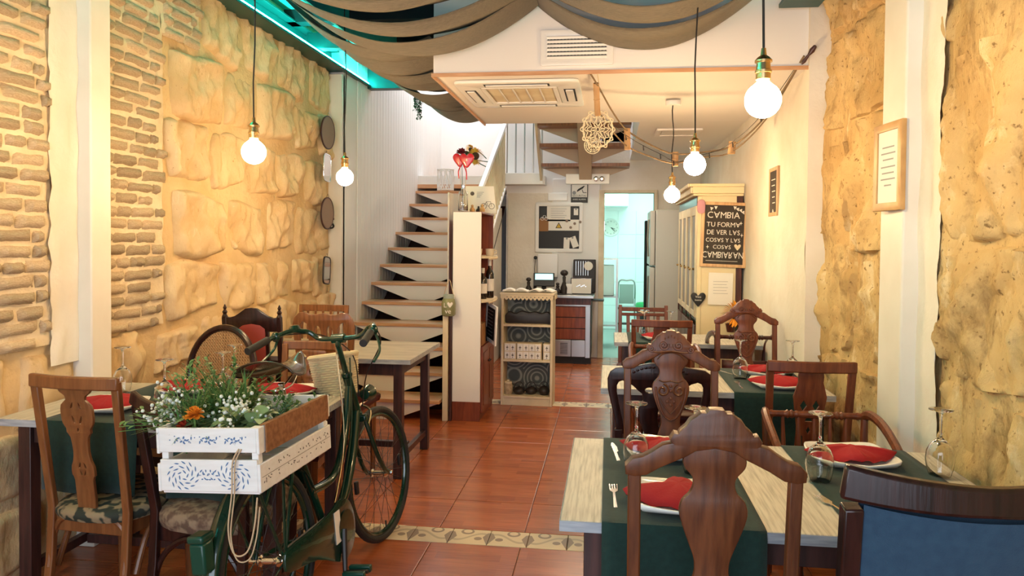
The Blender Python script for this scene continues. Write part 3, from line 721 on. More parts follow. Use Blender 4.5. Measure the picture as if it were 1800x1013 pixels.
def lean(me, rake, dy=0.0): return move(me, lambda p: Vector((p.x, p.y+cyc(p.z, rake)+dy, p.z)))
def spiral(cx, cz, r0, turns, sgn, y, start=PI/2, n=22):
    return [(cx+sgn*r0*(1-k/n*0.82)*math.cos(start+turns*2*PI*k/n), y, cz+r0*(1-k/n*0.82)*math.sin(start+turns*2*PI*k/n)) for k in range(n+1)]

def carved_chair(label, loc, rz, mat='w_carved', seat='maroon_leather', z=0.0):
    t = thing('carved_chair', label, 'chair', loc, rz, 'carved crest chairs'); RK = 0.05
    base(t, mat, seat, 0.43, 0.41, wb=0.36); posts(t, mat, 0.355, 0.985, RK, (0.03, 0.026), wtop=0.36)
    half = [(0, 1.117), (0.013, 1.116), (0.02, 1.108), (0.032, 1.108), (0.043, 1.098), (0.053, 1.092), (0.062, 1.078), (0.075, 1.066), (0.08, 1.056), (0.09, 1.058), (0.096, 1.048), (0.09, 1.036), (0.115, 1.03), (0.14, 1.012), (0.16, 1.0), (0.183, 0.994), (0.196, 0.98), (0.195, 0.965), (0.18, 0.962), (0.155, 0.966), (0.125, 0.985), (0.095, 1.0), (0.07, 1.012), (0.045, 1.028), (0, 1.036)]
    cr_ = obj('crest_rail', lean(plate([sym(half)], 0.036, 0.006), RK), mat, t)
    half = [(0, 1.05), (0.03, 1.045), (0.055, 1.03), (0.066, 1.005), (0.064, 0.985), (0.046, 0.962), (0.043, 0.94), (0.052, 0.918), (0.068, 0.9), (0.073, 0.875), (0.066, 0.845), (0.05, 0.8), (0.037, 0.762), (0.035, 0.73), (0.042, 0.705), (0.049, 0.68), (0.046, 0.65), (0.036, 0.62), (0.034, 0.5), (0.05, 0.455), (0, 0.45)]
    h2 = crv([(x, z_, 0) for x, z_ in half], 3, False); h2 = [(max(0, a), b) for a, b, c in h2]
    sp = obj('splat', lean(plate([sym(h2)], 0.02, 0.004), RK, 0.0), mat, t)
    # carving on the front face
    g = G(); y = 0.017
    for s in (-1, 1):
        g.tube(spiral(s*0.03, 1.06, 0.02, 1.4, s, y, PI*0.9), 0.0058, 6); g.tube(spiral(s*0.082, 1.044, 0.013, 1.3, s, y, PI), 0.005, 6)
        g.tube(crv([(s*0.09, y, 1.035), (s*0.055, y, 1.03), (s*0.02, y, 1.034), (0, y, 1.036)], 4, False), 0.0035, 6)
    for k in range(5): g.ball(((k-2)*0.013, y-.002, 1.1-abs(k-2)*0.006), 0.008, 8, (0.7, 0.6, 1))
    g2 = G(); y = 0.012
    for s in (-1, 1):
        g2.tube(spiral(s*0.034, 0.872, 0.027, 1.35, s, y, PI*0.55), 0.0052, 6)
        g2.tube(crv([(s*0.062, y, 0.885), (s*0.058, y, 0.845), (s*0.04, y, 0.79), (s*0.02, y, 0.76), (0, y, 0.75)], 4, False), 0.0048, 6)
        g2.tube(crv([(s*0.046, y, 0.84), (s*0.03, y, 0.81), (0, y, 0.775)], 4, False), 0.0028, 6)
        g2.tube(crv([(s*0.05, y, 0.915), (s*0.03, y, 0.907), (0, y, 0.912)], 4, False), 0.003, 6)
        g2.tube(crv([(s*0.056, y, 1.0), (s*0.035, y, 1.022), (0, y, 1.03)], 4, False), 0.003, 6)
    for k, (a, b) in enumerate([(0, .84), (-.014, .826), (.014, .826), (0, .812), (0, .87), (0, .89)]): g2.ball((a, y, b), 0.0075, 7, (1, 0.5, 1))
    for gg, pp in ((g, cr_), (g2, sp)): obj('carving', lean(gg.mesh('carving'), RK), mat, pp)['kind'] = 'stuff'
    return t
carved_chair('carved-crest wooden chair with plain urn splat, back to camera at nearest right table', (0.245, 1.78, 0), 0.0)
c2 = carved_chair('greyish carved wooden chair with scrolled crest facing the nearest right table', (0.265, 3.12, 0), PI, 'w_carved')
carved_chair('reddish carved wooden chair facing the middle right table beside white plaster', (0.895, 4.93, 0), PI, 'w_red')

def pierced_holes(top):
    hs = []
    def tear(cx, cz, a, b, tilt=0.0):
        return [(cx+a*math.sin(q)*(1-0.35*math.cos(q))*1.0 + tilt*b*math.cos(q), cz+b*math.cos(q)) for q in [2*PI*k/12 for k in range(12)]]
    for s in (-1, 1):
        hs.append(tear(s*0.017, top-0.11, 0.006, 0.014, s*-0.35)); hs.append(tear(s*0.016, top-0.165, 0.0065, 0.018, s*0.3)); hs.append(tear(s*0.011, top-0.345, 0.005, 0.014, s*-0.3)); hs.append(tear(s*0.009, top-0.375, 0.0045, 0.013, s*0.3))
    hs.append(tear(0, top-0.205, 0.006, 0.01))
    return hs
def splat_chair(label, loc, rz, mat, seat, wtop=0.4, top=0.965, style=0, group='pierced splat chairs', bent=False):
    t = thing('splat_chair', label, 'chair', loc, rz, group); RK = 0.07
    wb = wtop-0.05
    base(t, mat, seat, 0.4, 0.41, wb=wb); posts(t, mat, wb, top-0.012, RK, (0.032, 0.024), wtop=wtop-0.03)
    p = [(wtop/2*(k/6-1), cyc(top-.02, RK)-0.022*(1-(k/6-1)**2)-0.004, top-0.02) for k in range(13)]
    obj('top_rail', G().sweep(p, 0.024, 0.05), mat, t, bevel=0.006)
    if style == 0:
        half = [(0, top-.045), (.06, top-.047), (.063, top-.058), (.043, top-.072), (.04, top-.09), (.062, top-.11), (.067, top-.145), (.063, top-.18), (.05, top-.2), (.05, top-.215), (.036, top-.235), (.031, top-.29), (.037, top-.33), (.046, top-.35), (.047, top-.385), (.038, top-.405), (.036, .43), (0, .43)]
        holes = pierced_holes(top)
    else:
        half = [(0, top-.04), (.05, top-.042), (.052, top-.09), (.056, top-.105), (.068, top-.15), (.07, top-.165), (.06, top-.23), (.05, top-.3), (.052, top-.38), (.052, .43), (0, .43)]
        d = lambda cx, cz, a, b: [(cx, cz+b), (cx+a, cz), (cx, cz-b), (cx-a, cz)]
        holes = [d(-.027, top-.2, .017, .03), d(.027, top-.2, .017, .03), [(-.02, top-.275), (.02, top-.275), (.008, top-.245), (-.008, top-.245)], d(0, top-.315, .012, .022)]
        for s in (-1, 1): holes.append([(s*.02, top-.345), (s*.042, top-.325), (s*.04, top-.44), (s*.018, top-.44)])
    hh = [(max(0, a), b) for a, b, c in crv([(x, z_, 0) for x, z_ in half], 2, False)]
    obj('splat', lean(plate([sym(hh)]+holes, 0.014, 0.002), RK, -0.006), mat, t)
    if bent:   # curved braces between seat and legs
        for s in (-1, 1):
            obj('brace', G().tube(crv([(s*wb/2, -0.02, 0.22), (s*wb/2*0.98, 0.0, 0.34), (s*wb/2*0.75, 0.0, 0.405), (s*wb/2*0.35, 0.0, 0.412)], 5, False), 0.012, 8), mat, t)
            obj('brace', G().tube(crv([(s*(wb/2+.01), 0.03, 0.2), (s*(wb/2+.01), 0.1, 0.34), (s*(wb/2+.02), 0.2, 0.4), (s*(wb/2+.02), 0.3, 0.405)], 5, False), 0.012, 8), mat, t)
        for s in (-1, 1): obj('bolt', G().ball((s*.014, -0.02, .455), .006, 8), 'black', t)
    return t
splat_chair('light tan wooden chair with pierced vase splat and floral seat at the left table', (-1.965, 2.585, 0), -0.07, 'w_tan', 'floral', 0.38, 0.975, 0, bent=True)
splat_chair('reddish wooden chair with pierced fretwork splat, back turned, at the middle right table', (0.9, 3.5, 0), 0.02, 'w_red', 'maroon_leather', 0.385, 0.965, 1)
splat_chair('reddish wooden chair with diamond-pierced splat, back turned, at the rearmost right table', (0.365, 5.2, 0), 0, 'w_red', 'maroon_leather', 0.41, 0.955, 1)
splat_chair('brown wooden chair with pierced splat and flat rail facing the left table', (-1.6, 3.82, 0), PI+.02, 'w_brown', 'maroon_leather', 0.36, 0.925, 0)

def low_chair(label, loc, rz, mat):
    # plain chair with a deep straight rail that carries a small inlaid diamond
    t = thing('inlaid_rail_chair', label, 'chair', loc, rz); RK = 0.06; top = 0.93
    base(t, mat, 'maroon_leather', 0.42, 0.4, wb=0.38); posts(t, mat, 0.39, top+0.012, RK, (0.03, 0.026))
    r = G().sweep([(-.19, cyc(.9, RK), .905), (.19, cyc(.9, RK), .905)], 0.02, 0.035).sweep([(-.19, cyc(.85, RK), .862), (.19, cyc(.85, RK), .862)], 0.02, 0.026)
    o = obj('top_rail', r, mat, t, bevel=.004)
    obj('inlay', plate([[(0, .9), (.05, .887), (.02, .882), (0, .868), (-.02, .882), (-.05, .887)]], .006, y=cyc(.88, RK)+.012), 'ivory', o)
    for k in range(4): obj('slat', G().sweep([((k-1.5)*.085, cyc(.85, RK), .85), ((k-1.5)*.08, 0, .45)], 0.03, .012, (0, 1, 0)), mat, t, bevel=.002)
    return t
low_chair('reddish wooden chair with inlaid top rail at the far end of the right row', (0.3, 6.42, 0), PI, 'w_red')

def tub_chair(label, loc, rz, mat='w_red', panel=True, zr=0.79):
    t = thing('captain_armchair', label, 'armchair', loc, rz, 'spindle-rail armchairs')
    base(t, mat, 'maroon_leather', 0.47, 0.43, wb=0.44, turned=True)
    for s in (-1, 1): obj('rear_leg', G().tube([(s*.23, -.03, 0), (s*.23, -.005, .3), (s*.235, 0, .5), (s*.25, -.025, zr-.01)], [.018, .022, .022, .018], 8), mat, t)
    # turned back rail with beads
    n = 44; pts = []; rad = []
    for k in range(n+1):
        u = k/n*2-1; pts.append((u*.25, -.03, zr)); a = abs(u)
        r = .013
        for b0 in (.38, .46, .54, .88): r += .006*math.exp(-((a-b0)/.018)**2)
        r += -.003*math.exp(-((a-.42)/.015)**2)+.003*math.exp(-(a/.2)**2); rad.append(r)
    obj('back_rail', G().tube(pts, rad, 10), mat, t)
    for s in (-1, 1):
        obj('arm', G().tube(crv([(s*.25, -.03, zr), (s*.262, .02, zr+.016), (s*.275, .12, zr+.002), (s*.275, .25, zr-.04), (s*.27, .32, zr-.075), (s*.262, .345, zr-.12), (s*.25, .345, zr-.2), (s*.235, .34, .47), (s*.22, .34, .42)], 5, False), [.02]*41, 8), mat, t)
    if panel:
        obj('back_panel', G().grid(lambda u, v: ((u-.5)*.4, -.026-.02*(1-(2*u-1)**2), .52+.17*v), 8, 4).add([], []), 'maroon_leather', t).modifiers.new('s', 'SOLIDIFY').thickness = 0.02
    else:
        for k in range(5): obj('spindle', G().tube([((k-2)*.08, -.03, zr), ((k-2)*.078, -.02, .65), ((k-2)*.075, 0, .44)], [.008, .013, .009], 8), mat, t)
    t.scale = (.78, 1, 1)
    return t
tub_chair('reddish armchair with turned back rail between nearest right table and right pillar', (0.845, 3.13, 0), PI, 'w_red', False)
tub_chair('reddish armchair with turned back rail facing the middle right table', (0.36, 4.92, 0), PI, 'w_red', False, 0.8)
tub_chair('dark armchair with maroon back panel drawn up to the rearmost right table', (0.93, 5.2, 0), 0.0, 'w_mahog', True, 0.85)

def blue_chair(label, loc, rz):
    t = thing('upholstered_chair', label, 'chair', loc, rz); RK = 0.09
    base(t, 'w_dark', 'blue_fabric', 0.46, 0.43, wb=0.42); posts(t, 'w_dark', 0.42, 1.0, RK, (0.036, 0.034), wtop=0.45)
    p = []; 
    for k in range(15):
        u = k/7-1; p.append((u*.245, cyc(1.02, RK)-.035*(1-u*u), 1.03+.02*u*u))
    obj('top_rail', G().sweep(p, .03, [.055+.012*abs(k/7-1) for k in range(15)]), 'w_dark', t, bevel=.008)
    obj('bottom_rail', G().sweep([(-.2, cyc(.55, RK), .55), (.2, cyc(.55, RK), .55)], .026, .05), 'w_dark', t, bevel=.004)
    def fn(s):
        return lambda u, v: ((u-.5)*.395*(1+.05*v), cyc(.56+.43*v, RK)-.034*(1-(2*u-1)**2)*v + s*(.014+.012*math.sin(PI*u)**.5*math.sin(PI*v)**.5), .565+v*(.428+.014*(2*u-1)**2))
    g = G().grid(fn(1), 14, 10); g.grid(fn(-1), 14, 10)
    obj('back_panel', g, 'blue_fabric', t, smooth=50)
    return t
blue_chair('blue upholstered chair with dark curved rail nearest the camera', (0.685, 1.57, 0), 0.03)

def ring2(c, ax, az, n=28, p=2.0):
    return [(c[0]+ax*(abs(math.cos(q))**(2/p))*(1 if math.cos(q) > 0 else -1), c[1]+az*(abs(math.sin(q))**(2/p))*(1 if math.sin(q) > 0 else -1)) for q in [2*PI*k/n for k in range(n)]]
def dark_chair(label, loc, rz):
    # serpentine crest running into looped shoulders, broad pierced splat
    t = thing('loop_back_chair', label, 'chair', loc, rz); RK = 0.06
    base(t, 'w_dark', 'red_leather', 0.47, 0.42, wb=0.36)
    posts(t, 'w_dark', 0.36, 0.62, RK, (0.036, 0.03), wtop=0.37)
    half = [(0, .935), (.05, .932), (.1, .92), (.15, .912), (.2, .905), (.222, .89), (.234, .86), (.232, .81), (.216, .74), (.198, .66), (.19, .6), (.162, .6), (.172, .66), (.19, .74), (.2, .8), (.2, .83), (.19, .85), (.17, .858), (.14, .848), (.115, .83), (.095, .81), (.075, .795), (.07, .76), (.09, .72), (.085, .66), (.06, .6), (.055, .5), (.06, .45), (0, .45)]
    out = sym([(x, z) for x, z in half])
    holes = [ring2((s*.045, .81), .026, .018, 16) for s in (-1, 1)] + [ring2((0, .68), .012, .05, 12)]
    ob = obj('backrest', lean(plate([out]+holes, .026, .005), RK), 'w_dark', t)
    g = G()
    for s in (-1, 1):
        for k in range(6): g.ball((s*(.03+.018*k), -.014, .92-.002*k*k*.5), .009, 7, (1, .5, .7))
    obj('carving', lean(g.mesh('carving'), RK), 'w_dark', ob)['kind'] = 'stuff'
    return t
dark_chair('dark mahogany chair with looped shoulders and red seat at the middle right table', (0.24, 3.5, 0), 0.0)

def cane_chair(label, loc, rz):
    t = thing('cane_back_chair', label, 'chair', loc, rz); RK = 0.08
    base(t, 'w_dark', 'cane', 0.44, 0.42, wb=0.38); 
    for s in (-1, 1): obj('rear_leg', G().sweep([(s*.17, -.05, 0), (s*.17, 0, .3), (s*.165, 0, .6)], .03, .028, (0, 1, 0)), 'w_dark', t, bevel=.004)
    cz, ax, az = .76, .2, .235
    ring = [(ax*math.cos(q), cyc(cz+az*math.sin(q), RK), cz+az*math.sin(q)) for q in [2*PI*k/40 for k in range(40)]]
    obj('back_frame', G().tube(ring, .019, 10, True), 'w_dark', t)
    g = G(); st = .0165
    def inside(x, z): return (x/(ax-.012))**2+((z-cz)/(az-.012))**2 < 1
    def strand(a, b, r, dy):
        # clip the line to the oval
        k = 60; seg = [(a[0]+(b[0]-a[0])*i/k, a[1]+(b[1]-a[1])*i/k) for i in range(k+1)]; seg = [p for p in seg if inside(*p)]
        if len(seg) > 1:
            p, q = seg[0], seg[-1]; g.tube([(p[0], cyc(p[1], RK)+dy, p[1]), ((p[0]+q[0])/2, cyc((p[1]+q[1])/2, RK)+dy, (p[1]+q[1])/2), (q[0], cyc(q[1], RK)+dy, q[1])], r, 4, caps=False)
    k = -13
    while k <= 13:
        for d in (-.0022, .0022): strand((k*st+d, cz-az), (k*st+d, cz+az), .002, .001)
        k += 1
    for k in range(-17, 18):
        for d in (-.0022, .0022): strand((-ax, cz+k*st+d), (ax, cz+k*st+d), .002, -.001)
    for k in range(-34, 35):
        strand((k*st-az, cz-az), (k*st+az, cz+az), .0022, .003); strand((k*st+az, cz-az), (k*st-az, cz+az), .0022, -.003)
    m = obj('cane_weave', g, 'cane', t, smooth=0); m['kind'] = 'stuff'
    return t
cane_chair('dark chair with oval cane-woven back facing the left table', (-2.12, 3.78, 0), PI-0.1)

def red_chair(label, loc, rz):
    t = thing('padded_back_chair', label, 'chair', loc, rz); RK = 0.05
    base(t, 'w_dark', 'red_leather', 0.44, 0.42, wb=0.4); posts(t, 'w_dark', 0.4, 0.965, RK, (0.034, 0.03))
    for s in (-1, 1): obj('finial', G().lathe([(.016, .955), (.02, .965), (.012, .978), (.018, .99), (.008, 1.003), (.013, 1.013), (.004, 1.03), (0, 1.034)], 12, (s*.2, cyc(.96, RK), 0)), 'w_dark', t)
    half = [(0, 1.012), (.04, 1.008), (.08, .985), (.12, .965), (.16, .955), (.195, .96), (.195, .89), (.17, .885), (.1, .885), (.07, .905), (0, .915)]
    obj('crest_rail', lean(plate([sym(half)], .026, .004), RK), 'w_dark', t)
    for s in (-1, 1): obj('inner_post', G().sweep([(s*.105, cyc(.9, RK), .9), (s*.1, 0, .47)], .034, .022, (0, 1, 0)), 'w_dark', t, bevel=.003)
    half = [(0, .918), (.06, .91), (.09, .893), (.088, .5), (0, .5)]
    obj('back_panel', lean(plate([sym(half)], .035, .01), RK), 'red_leather', t)
    return t
red_chair('dark turned chair with brick-red padded back and finials by the stone wall', (-2.1, 4.2, 0), 0.04).scale = (.84, 1, 1.065)

def slat_chair(label, loc, rz):
    t = thing('slat_back_chair', label, 'chair', loc, rz); RK = 0.05; m = 'w_brown'
    base(t, m, 'maroon_leather', 0.42, 0.4, wb=0.36); posts(t, m, 0.36, 0.985, RK, (0.034, 0.026))
    obj('top_rail', G().sweep([(-.175, cyc(.96, RK), .96), (.175, cyc(.96, RK), .96)], .022, .05), m, t, bevel=.004)
    obj('lower_rail', G().sweep([(-.175, cyc(.6, RK), .6), (.175, cyc(.6, RK), .6)], .02, .04), m, t, bevel=.004)
    for k in range(5): obj('spindle', G().lathe([(.008, 0), (.011, .05), (.007, .1), (.013, .2), (.007, .26), (.01, .33)], 8, ((k-2)*.06, cyc(.78, RK), .61)), m, t)
    return t
slat_chair('brown chair with a straight rail and spindles behind the fiddle-back chair', (-2.17, 5.4, 0), PI)
def fiddle_chair(label, loc, rz):
    t = thing('fiddle_back_chair', label, 'chair', loc, rz); RK = 0.06; m = 'w_brown'
    base(t, m, 'maroon_leather', 0.46, 0.42, wb=0.38); posts(t, m, 0.38, 0.62, RK, (0.034, 0.03), wtop=0.4)
    half = [(0, .965), (.05, .958), (.1, .957), (.14, .97), (.18, .965), (.212, .94), (.226, .9), (.222, .85), (.212, .75), (.2, .62), (.19, .6), (.165, .6), (.175, .7), (.18, .8), (.188, .86), (.18, .905), (.155, .928), (.12, .915), (.1, .88), (.112, .84), (.105, .8), (.085, .77), (.075, .7), (.06, .6), (.055, .46), (0, .46)]
    ov = [ring2((s*.045, .86), .03, .045, 18) for s in (-1, 1)]
    obj('backrest', lean(plate([sym(half)]+[[(x, z) for x, z in h] for h in ov]+[ring2((0, .7), .016, .06, 14)], .024, .005), RK), m, t)
    return t
fiddle_chair('light brown fiddle-back chair with rounded shoulders at the marbled table', (-1.66, 4.22, 0), 0).scale = (.82, 1, 1.09)

def bentwood_chair(label, loc, rz):
    t = thing('bentwood_chair', label, 'chair', loc, rz); RK = 0.09; m = 'w_dark'
    base(t, m, 'tapestry', 0.4, 0.42, wb=0.37, cush=.07); posts(t, m, 0.38, 0.87, RK, (0.036, 0.026), wtop=.42)
    p = [((k/7-1)*.225, cyc(.92, RK)-.05*(1-(k/7-1)**2)+.0, .862+.04*(k/7-1)**2) for k in range(15)]
    obj('top_rail', G().sweep(p, .022, .05), m, t, bevel=.006)
    p = [((k/7-1)*.2, cyc(.8, RK)-.04*(1-(k/7-1)**2), .79+.03*(k/7-1)**2) for k in range(15)]
    obj('lower_rail', G().sweep(p, .018, .035), m, t, bevel=.004)
    obj('hoop', G().tube([(.19*math.cos(q), -.005, .16+.2*math.sin(q)) for q in [PI*k/20 for k in range(21)]], .012, 8), m, t)
    return t
bentwood_chair('dark bentwood chair with tapestry seat half hidden behind the white crate', (-1.525, 2.6, 0), -0.1)
# ================================================================ BICYCLE  (local: rear contact at origin, +y forward, x right)
bk = thing('bicycle', 'dark green vintage step-through bicycle parked by the left table', 'bicycle', (-1.169, 2.514, 0), 0, rot=(0, math.radians(-6), -math.radians(4.4)))
WB, WR = 1.037, 0.33
def wheel(yc, name, turn=0.0):
    w_ = bpy.data.objects.new(name, None); C.objects.link(w_); w_.parent = bk; w_.location = (0, yc, WR); w_.rotation_euler = (0, 0, turn); w_.empty_display_size = .05
    ring = lambda r, n=48: [(0, r*math.cos(2*PI*k/n), r*math.sin(2*PI*k/n)) for k in range(n)]
    obj('tyre', G().tube(ring(WR-.018), .018, 10, True), 'rubber', w_)
    obj('rim', G().tube(ring(WR-.042), .011, 8, True, flat=1.0), 'bike_green', w_)
    obj('hub', G().lathe([(.01, -.052), (.022, -.038), (.022, -.033), (.013, -.028), (.013, .028), (.022, .033), (.022, .038), (.01, .052)], 14, mat=Matrix.Rotation(PI/2, 3, 'Y')), 'chrome', w_)
    sp = G(); n = 32
    for k in range(n):
        a = 2*PI*k/n; s = 1 if k % 2 else -1; off = (0.45 if (k//2) % 2 else -0.45)
        sp.tube([(s*.034, .02*math.cos(a+off*2), .02*math.sin(a+off*2)), (0, (WR-.045)*math.cos(a), (WR-.045)*math.sin(a))], .0011, 4, caps=False)
    so = obj('spokes', sp, 'iron', w_, smooth=0); so['kind'] = 'stuff'
    for a in (0.0, PI):
        obj('reflector', G().box(-.008, .008, -.03, .03, -.012, .012), 'black', w_, (0, (WR-.1)*math.cos(a), (WR-.1)*math.sin(a)), (PI/2, 0, 0), bevel=.004)
    obj('valve', G().tube([(0, .02, -WR+.05), (0, .02, -WR+.085)], .004, 6), 'black', w_)
    return w_
wheel(0, 'rear_wheel'); wheel(WB, 'front_wheel', math.radians(-5))
def tb_(name, pts, r, n=10, mat='bike_green', parent=bk, sm=True): return obj(name, G().tube(crv(pts, 5, False) if sm and len(pts) > 2 else pts, r, n), mat, parent)
HT, HB = (0, .775, .86), (0, .845, .68); BB = (0, .43, .28); ST = (0, .21, .78)
tb_('head_tube', [HT, HB], .021, 14)
obj('headset', G().lathe([(.024, 0), (.026, .008), (.026, .016), (.018, .022)], 14, HT), 'bike_green', bk)
obj('headset', G().lathe([(.018, -.02), (.026, -.014), (.026, -.004), (.022, 0)], 14, HB), 'bike_green', bk)
tb_('down_tube', [(0, .845, .70), (0, .74, .48), (0, .6, .33), BB], .021, 12)
tb_('top_tube', [(0, .79, .82), (0, .7, .62), (0, .56, .47), (0, .335, .47)], .018, 12)
tb_('seat_tube', [BB, ST], .017, 12, sm=False)
obj('bottom_bracket', G().lathe([(.026, -.04), (.026, .04)], 16, BB, Matrix.Rotation(PI/2, 3, 'Y')), 'bike_green', bk)
for s in (-1, 1):
    tb_('chain_stay', [(s*.02, .42, .275), (s*.05, .2, .31), (s*.058, 0, WR)], .0095, 8)
    tb_('seat_stay', [(s*.02, .225, .72), (s*.05, .08, .5), (s*.058, 0, WR)], .0075, 8)
    tb_('fork_blade', [(s*.03, .865, .64), (s*.045, .905, .5), (s*.052, .97, .38), (s*.054, WB, WR)], .011, 8)
bx('fork_crown', 'bike_green', -.042, .042, .845, .88, .63, .665, bk, .008)
obj('axle_nut', G().lathe([(.009, -.07), (.009, .07)], 8, (0, WB, WR), Matrix.Rotation(PI/2, 3, 'Y')), 'steel', bk)
obj('axle_nut', G().lathe([(.009, -.08), (.009, .08)], 8, (0, 0, WR), Matrix.Rotation(PI/2, 3, 'Y')), 'steel', bk)
def fender(name, yc, a0, a1, r=.358, w=.062):
    def fn(u, v):
        a = a0+(a1-a0)*v; U = u*2-1; rr = r+.016*(1-U*U)
        return (U*w/2, yc+rr*math.cos(a), WR+rr*math.sin(a))
    o = obj(name, G().grid(fn, 6, 36), 'bike_green', bk, smooth=60); m = o.modifiers.new('s', 'SOLIDIFY'); m.thickness = .002; return o
fender('rear_fender', 0, math.radians(25), math.radians(205))
for s in (-1, 1):
    tb_('fender_stay', [(s*.06, 0, WR), (s*.031, -.31, WR-.14)], .003, 6, 'bike_green', sm=False)
rl = bx('rear_lamp', 'bike_guard', -.026, .026, -.4, -.345, .45, .55, bk, .008); bx('lamp_cap', 'bike_guard', -.029, .029, -.405, -.34, .55, .575, rl, .008)
# rack
rk = obj('rear_rack', G().tube([(-.06, -.36, .708), (-.06, .2, .708)], .006, 6).tube([(.06, -.36, .708), (.06, .2, .708)], .006, 6), 'bike_green', bk)
for k in range(4): obj('rack_bar', G().tube([(-.06, -.34+.16*k, .708), (.06, -.34+.16*k, .708)], .005, 6), 'bike_green', rk)
for s in (-1, 1): tb_('rack_strut', [(s*.06, -.16, .706), (s*.062, -.01, WR+.01)], .006, 6, sm=False); tb_('rack_strut', [(s*.06, .05, .706), (s*.062, .0, WR+.01)], .006, 6, sm=False)
# saddle and post
tb_('seat_post', [(0, .225, .74), (0, .19, .94)], .0125, 10, 'chrome', sm=False)
def sad(u, v):
    y = -.14+.3*v; hw = .105*(1-v)**.9+.022+.012*math.sin(PI*v); a = (u*2-1)*1.45
    lift = .035*(1-v)**3+.05*max(0, v-.7)*2
    return (hw*math.sin(a)/math.sin(1.45), .2+y, .985+lift+.028*math.cos(a)-.03*(1-math.cos(a)))
so = obj('saddle', G().grid(sad, 16, 18), 'saddle', bk, smooth=80); m = so.modifiers.new('s', 'SOLIDIFY'); m.thickness = .006
for s in (-1, 1): obj('rail', G().tube(crv([(s*.05, .06, .935), (s*.025, .15, .92), (s*.018, .24, .925), (s*.01, .3, .955)], 4, False), .0035, 6), 'chrome', so)
# steering
tb_('stem', [(0, .775, .86), (0, .73, .98), (0, .715, 1.02), (0, .725, 1.045)], .0135, 10)
obj('stem_clamp', G().lathe([(.022, -.03), (.022, .03)], 12, (0, .725, 1.045), Matrix.Rotation(PI/2, 3, 'Y')), 'bike_green', bk)
for s in (-1, 1):
    tb_('handlebar', [(s*.02, .725, 1.045), (s*.1, .735, 1.05), (s*.15, .73, 1.085), (s*.2, .67, 1.1), (s*.235, .57, 1.085), (s*.245, .5, 1.075)], .011, 10)
    tb_('grip', [(s*.241, .53, 1.08), (s*.262, .4, 1.05)], .0165, 12, 'rubber', sm=False)
    obj('brake_clamp', G().ball((s*.233, .585, 1.086), .022, 10, (1, .7, 1.1)), 'bike_green', bk)
    tb_('brake_lever', [(s*.233, .6, 1.075), (s*.25, .59, 1.03), (s*.27, .54, .995), (s*.275, .46, .965)], .006, 6, 'bike_guard')
tb_('cable', [(-.23, .62, 1.09), (-.12, .8, 1.06), (.0, .86, .95), (0.01, .86, .75)], .003, 6, 'black')
tb_('cable', [(.23, .62, 1.09), (.17, .8, 1.0), (.06, .86, .85), (0.02, .87, .7)], .003, 6, 'black')
tb_('brake_rod', [(.03, .76, .95), (.03, .7, .62), (.03, .5, .32)], .004, 6, 'bike_green')
tb_('brake_rod', [(-.015, .72, .98), (.02, .64, .6), (.035, .44, .34)], .004, 6, 'chrome')
bell = obj('bell', G().lathe([(.0, .022), (.018, .018), (.027, .004), (.024, 0)], 14, (-.2, .7, 1.105)), 'bike_green', bk)
hl = obj('headlamp', G().lathe([(.0, -.04), (.025, -.035), (.036, -.01), (.04, .02)], 18, (0.02, .94, .75), Matrix.Rotation(-PI/2, 3, 'X')), 'bike_green', bk)
obj('lens', G().lathe([(.039, .018), (.036, .026), (0, .03)], 18, (0.02, .94, .75), Matrix.Rotation(-PI/2, 3, 'X')), 'glass', hl)
obj('lamp_bracket', G().tube([(0, .85, .7), (0.02, .93, .72)], .006, 6), 'chrome', bk)
obj('brake_caliper', G().tube(crv([(-.035, .87, .6), (-.045, .9, .67), (0, .9, .7), (.045, .9, .67), (.035, .87, .6)], 5, False), .006, 6), 'chrome', bk)
# drive
ck = obj('chainring', G().tube([(.05, .43+.085*math.cos(2*PI*k/32), .28+.085*math.sin(2*PI*k/32)) for k in range(32)], .006, 6, True), 'chrome', bk)
for k in range(5): obj('spider', G().tube([(.05, .43, .28), (.05, .43+.083*math.cos(k*1.2566), .28+.083*math.sin(k*1.2566))], .006, 6), 'chrome', ck)
cg_out = [(.35, .38), (.43, .4), (.51, .37), (.55, .29), (.53, .2), (.46, .155), (.38, .165), (.2, .25), (0, .29), (-.03, .33), (0, .37), (.2, .37)]
cg = plate([crv([(a, b, 0) for a, b in cg_out], 3)], .012, .003); 
for v in cg.vertices: x, y, z = v.co; v.co = (.075+y, x, z)
gd = obj('chain_guard', cg, 'bike_green', bk)
bx('sticker', 'paper', .0815, .083, .36, .41, .24, .37, gd)
obj('ring_cover', G().lathe([(.066, 0), (.07, .004), (.03, .006), (.0, .006)], 20, (.081, .46, .28), Matrix.Rotation(PI/2, 3, 'Y')), 'bike_green', gd)
for s, a in ((1, -1.9), (-1, -1.9+PI)):
    ex = (.43+.165*math.cos(a), .28+.165*math.sin(a))
    obj('crank', G().tube([(s*.085, .43, .28), (s*.1, ex[0], ex[1])], [.014, .01], 8), 'iron', bk)
    pd = obj('pedal', G().box(s*.105, s*.2, ex[0]-.045, ex[0]-.02, ex[1]-.014, ex[1]+.014).box(s*.105, s*.2, ex[0]+.02, ex[0]+.045, ex[1]-.014, ex[1]+.014), 'bike_guard', bk, bevel=.005)
    obj('axle', G().tube([(s*.1, ex[0], ex[1]), (s*.2, ex[0], ex[1])], .008, 8), 'iron', pd)
obj('chain', G().tube([(.055, .43, .365), (.055, 0, .365)], .004, 4).tube([(.055, .43, .195), (.055, 0, .295)], .004, 4), 'iron', bk)
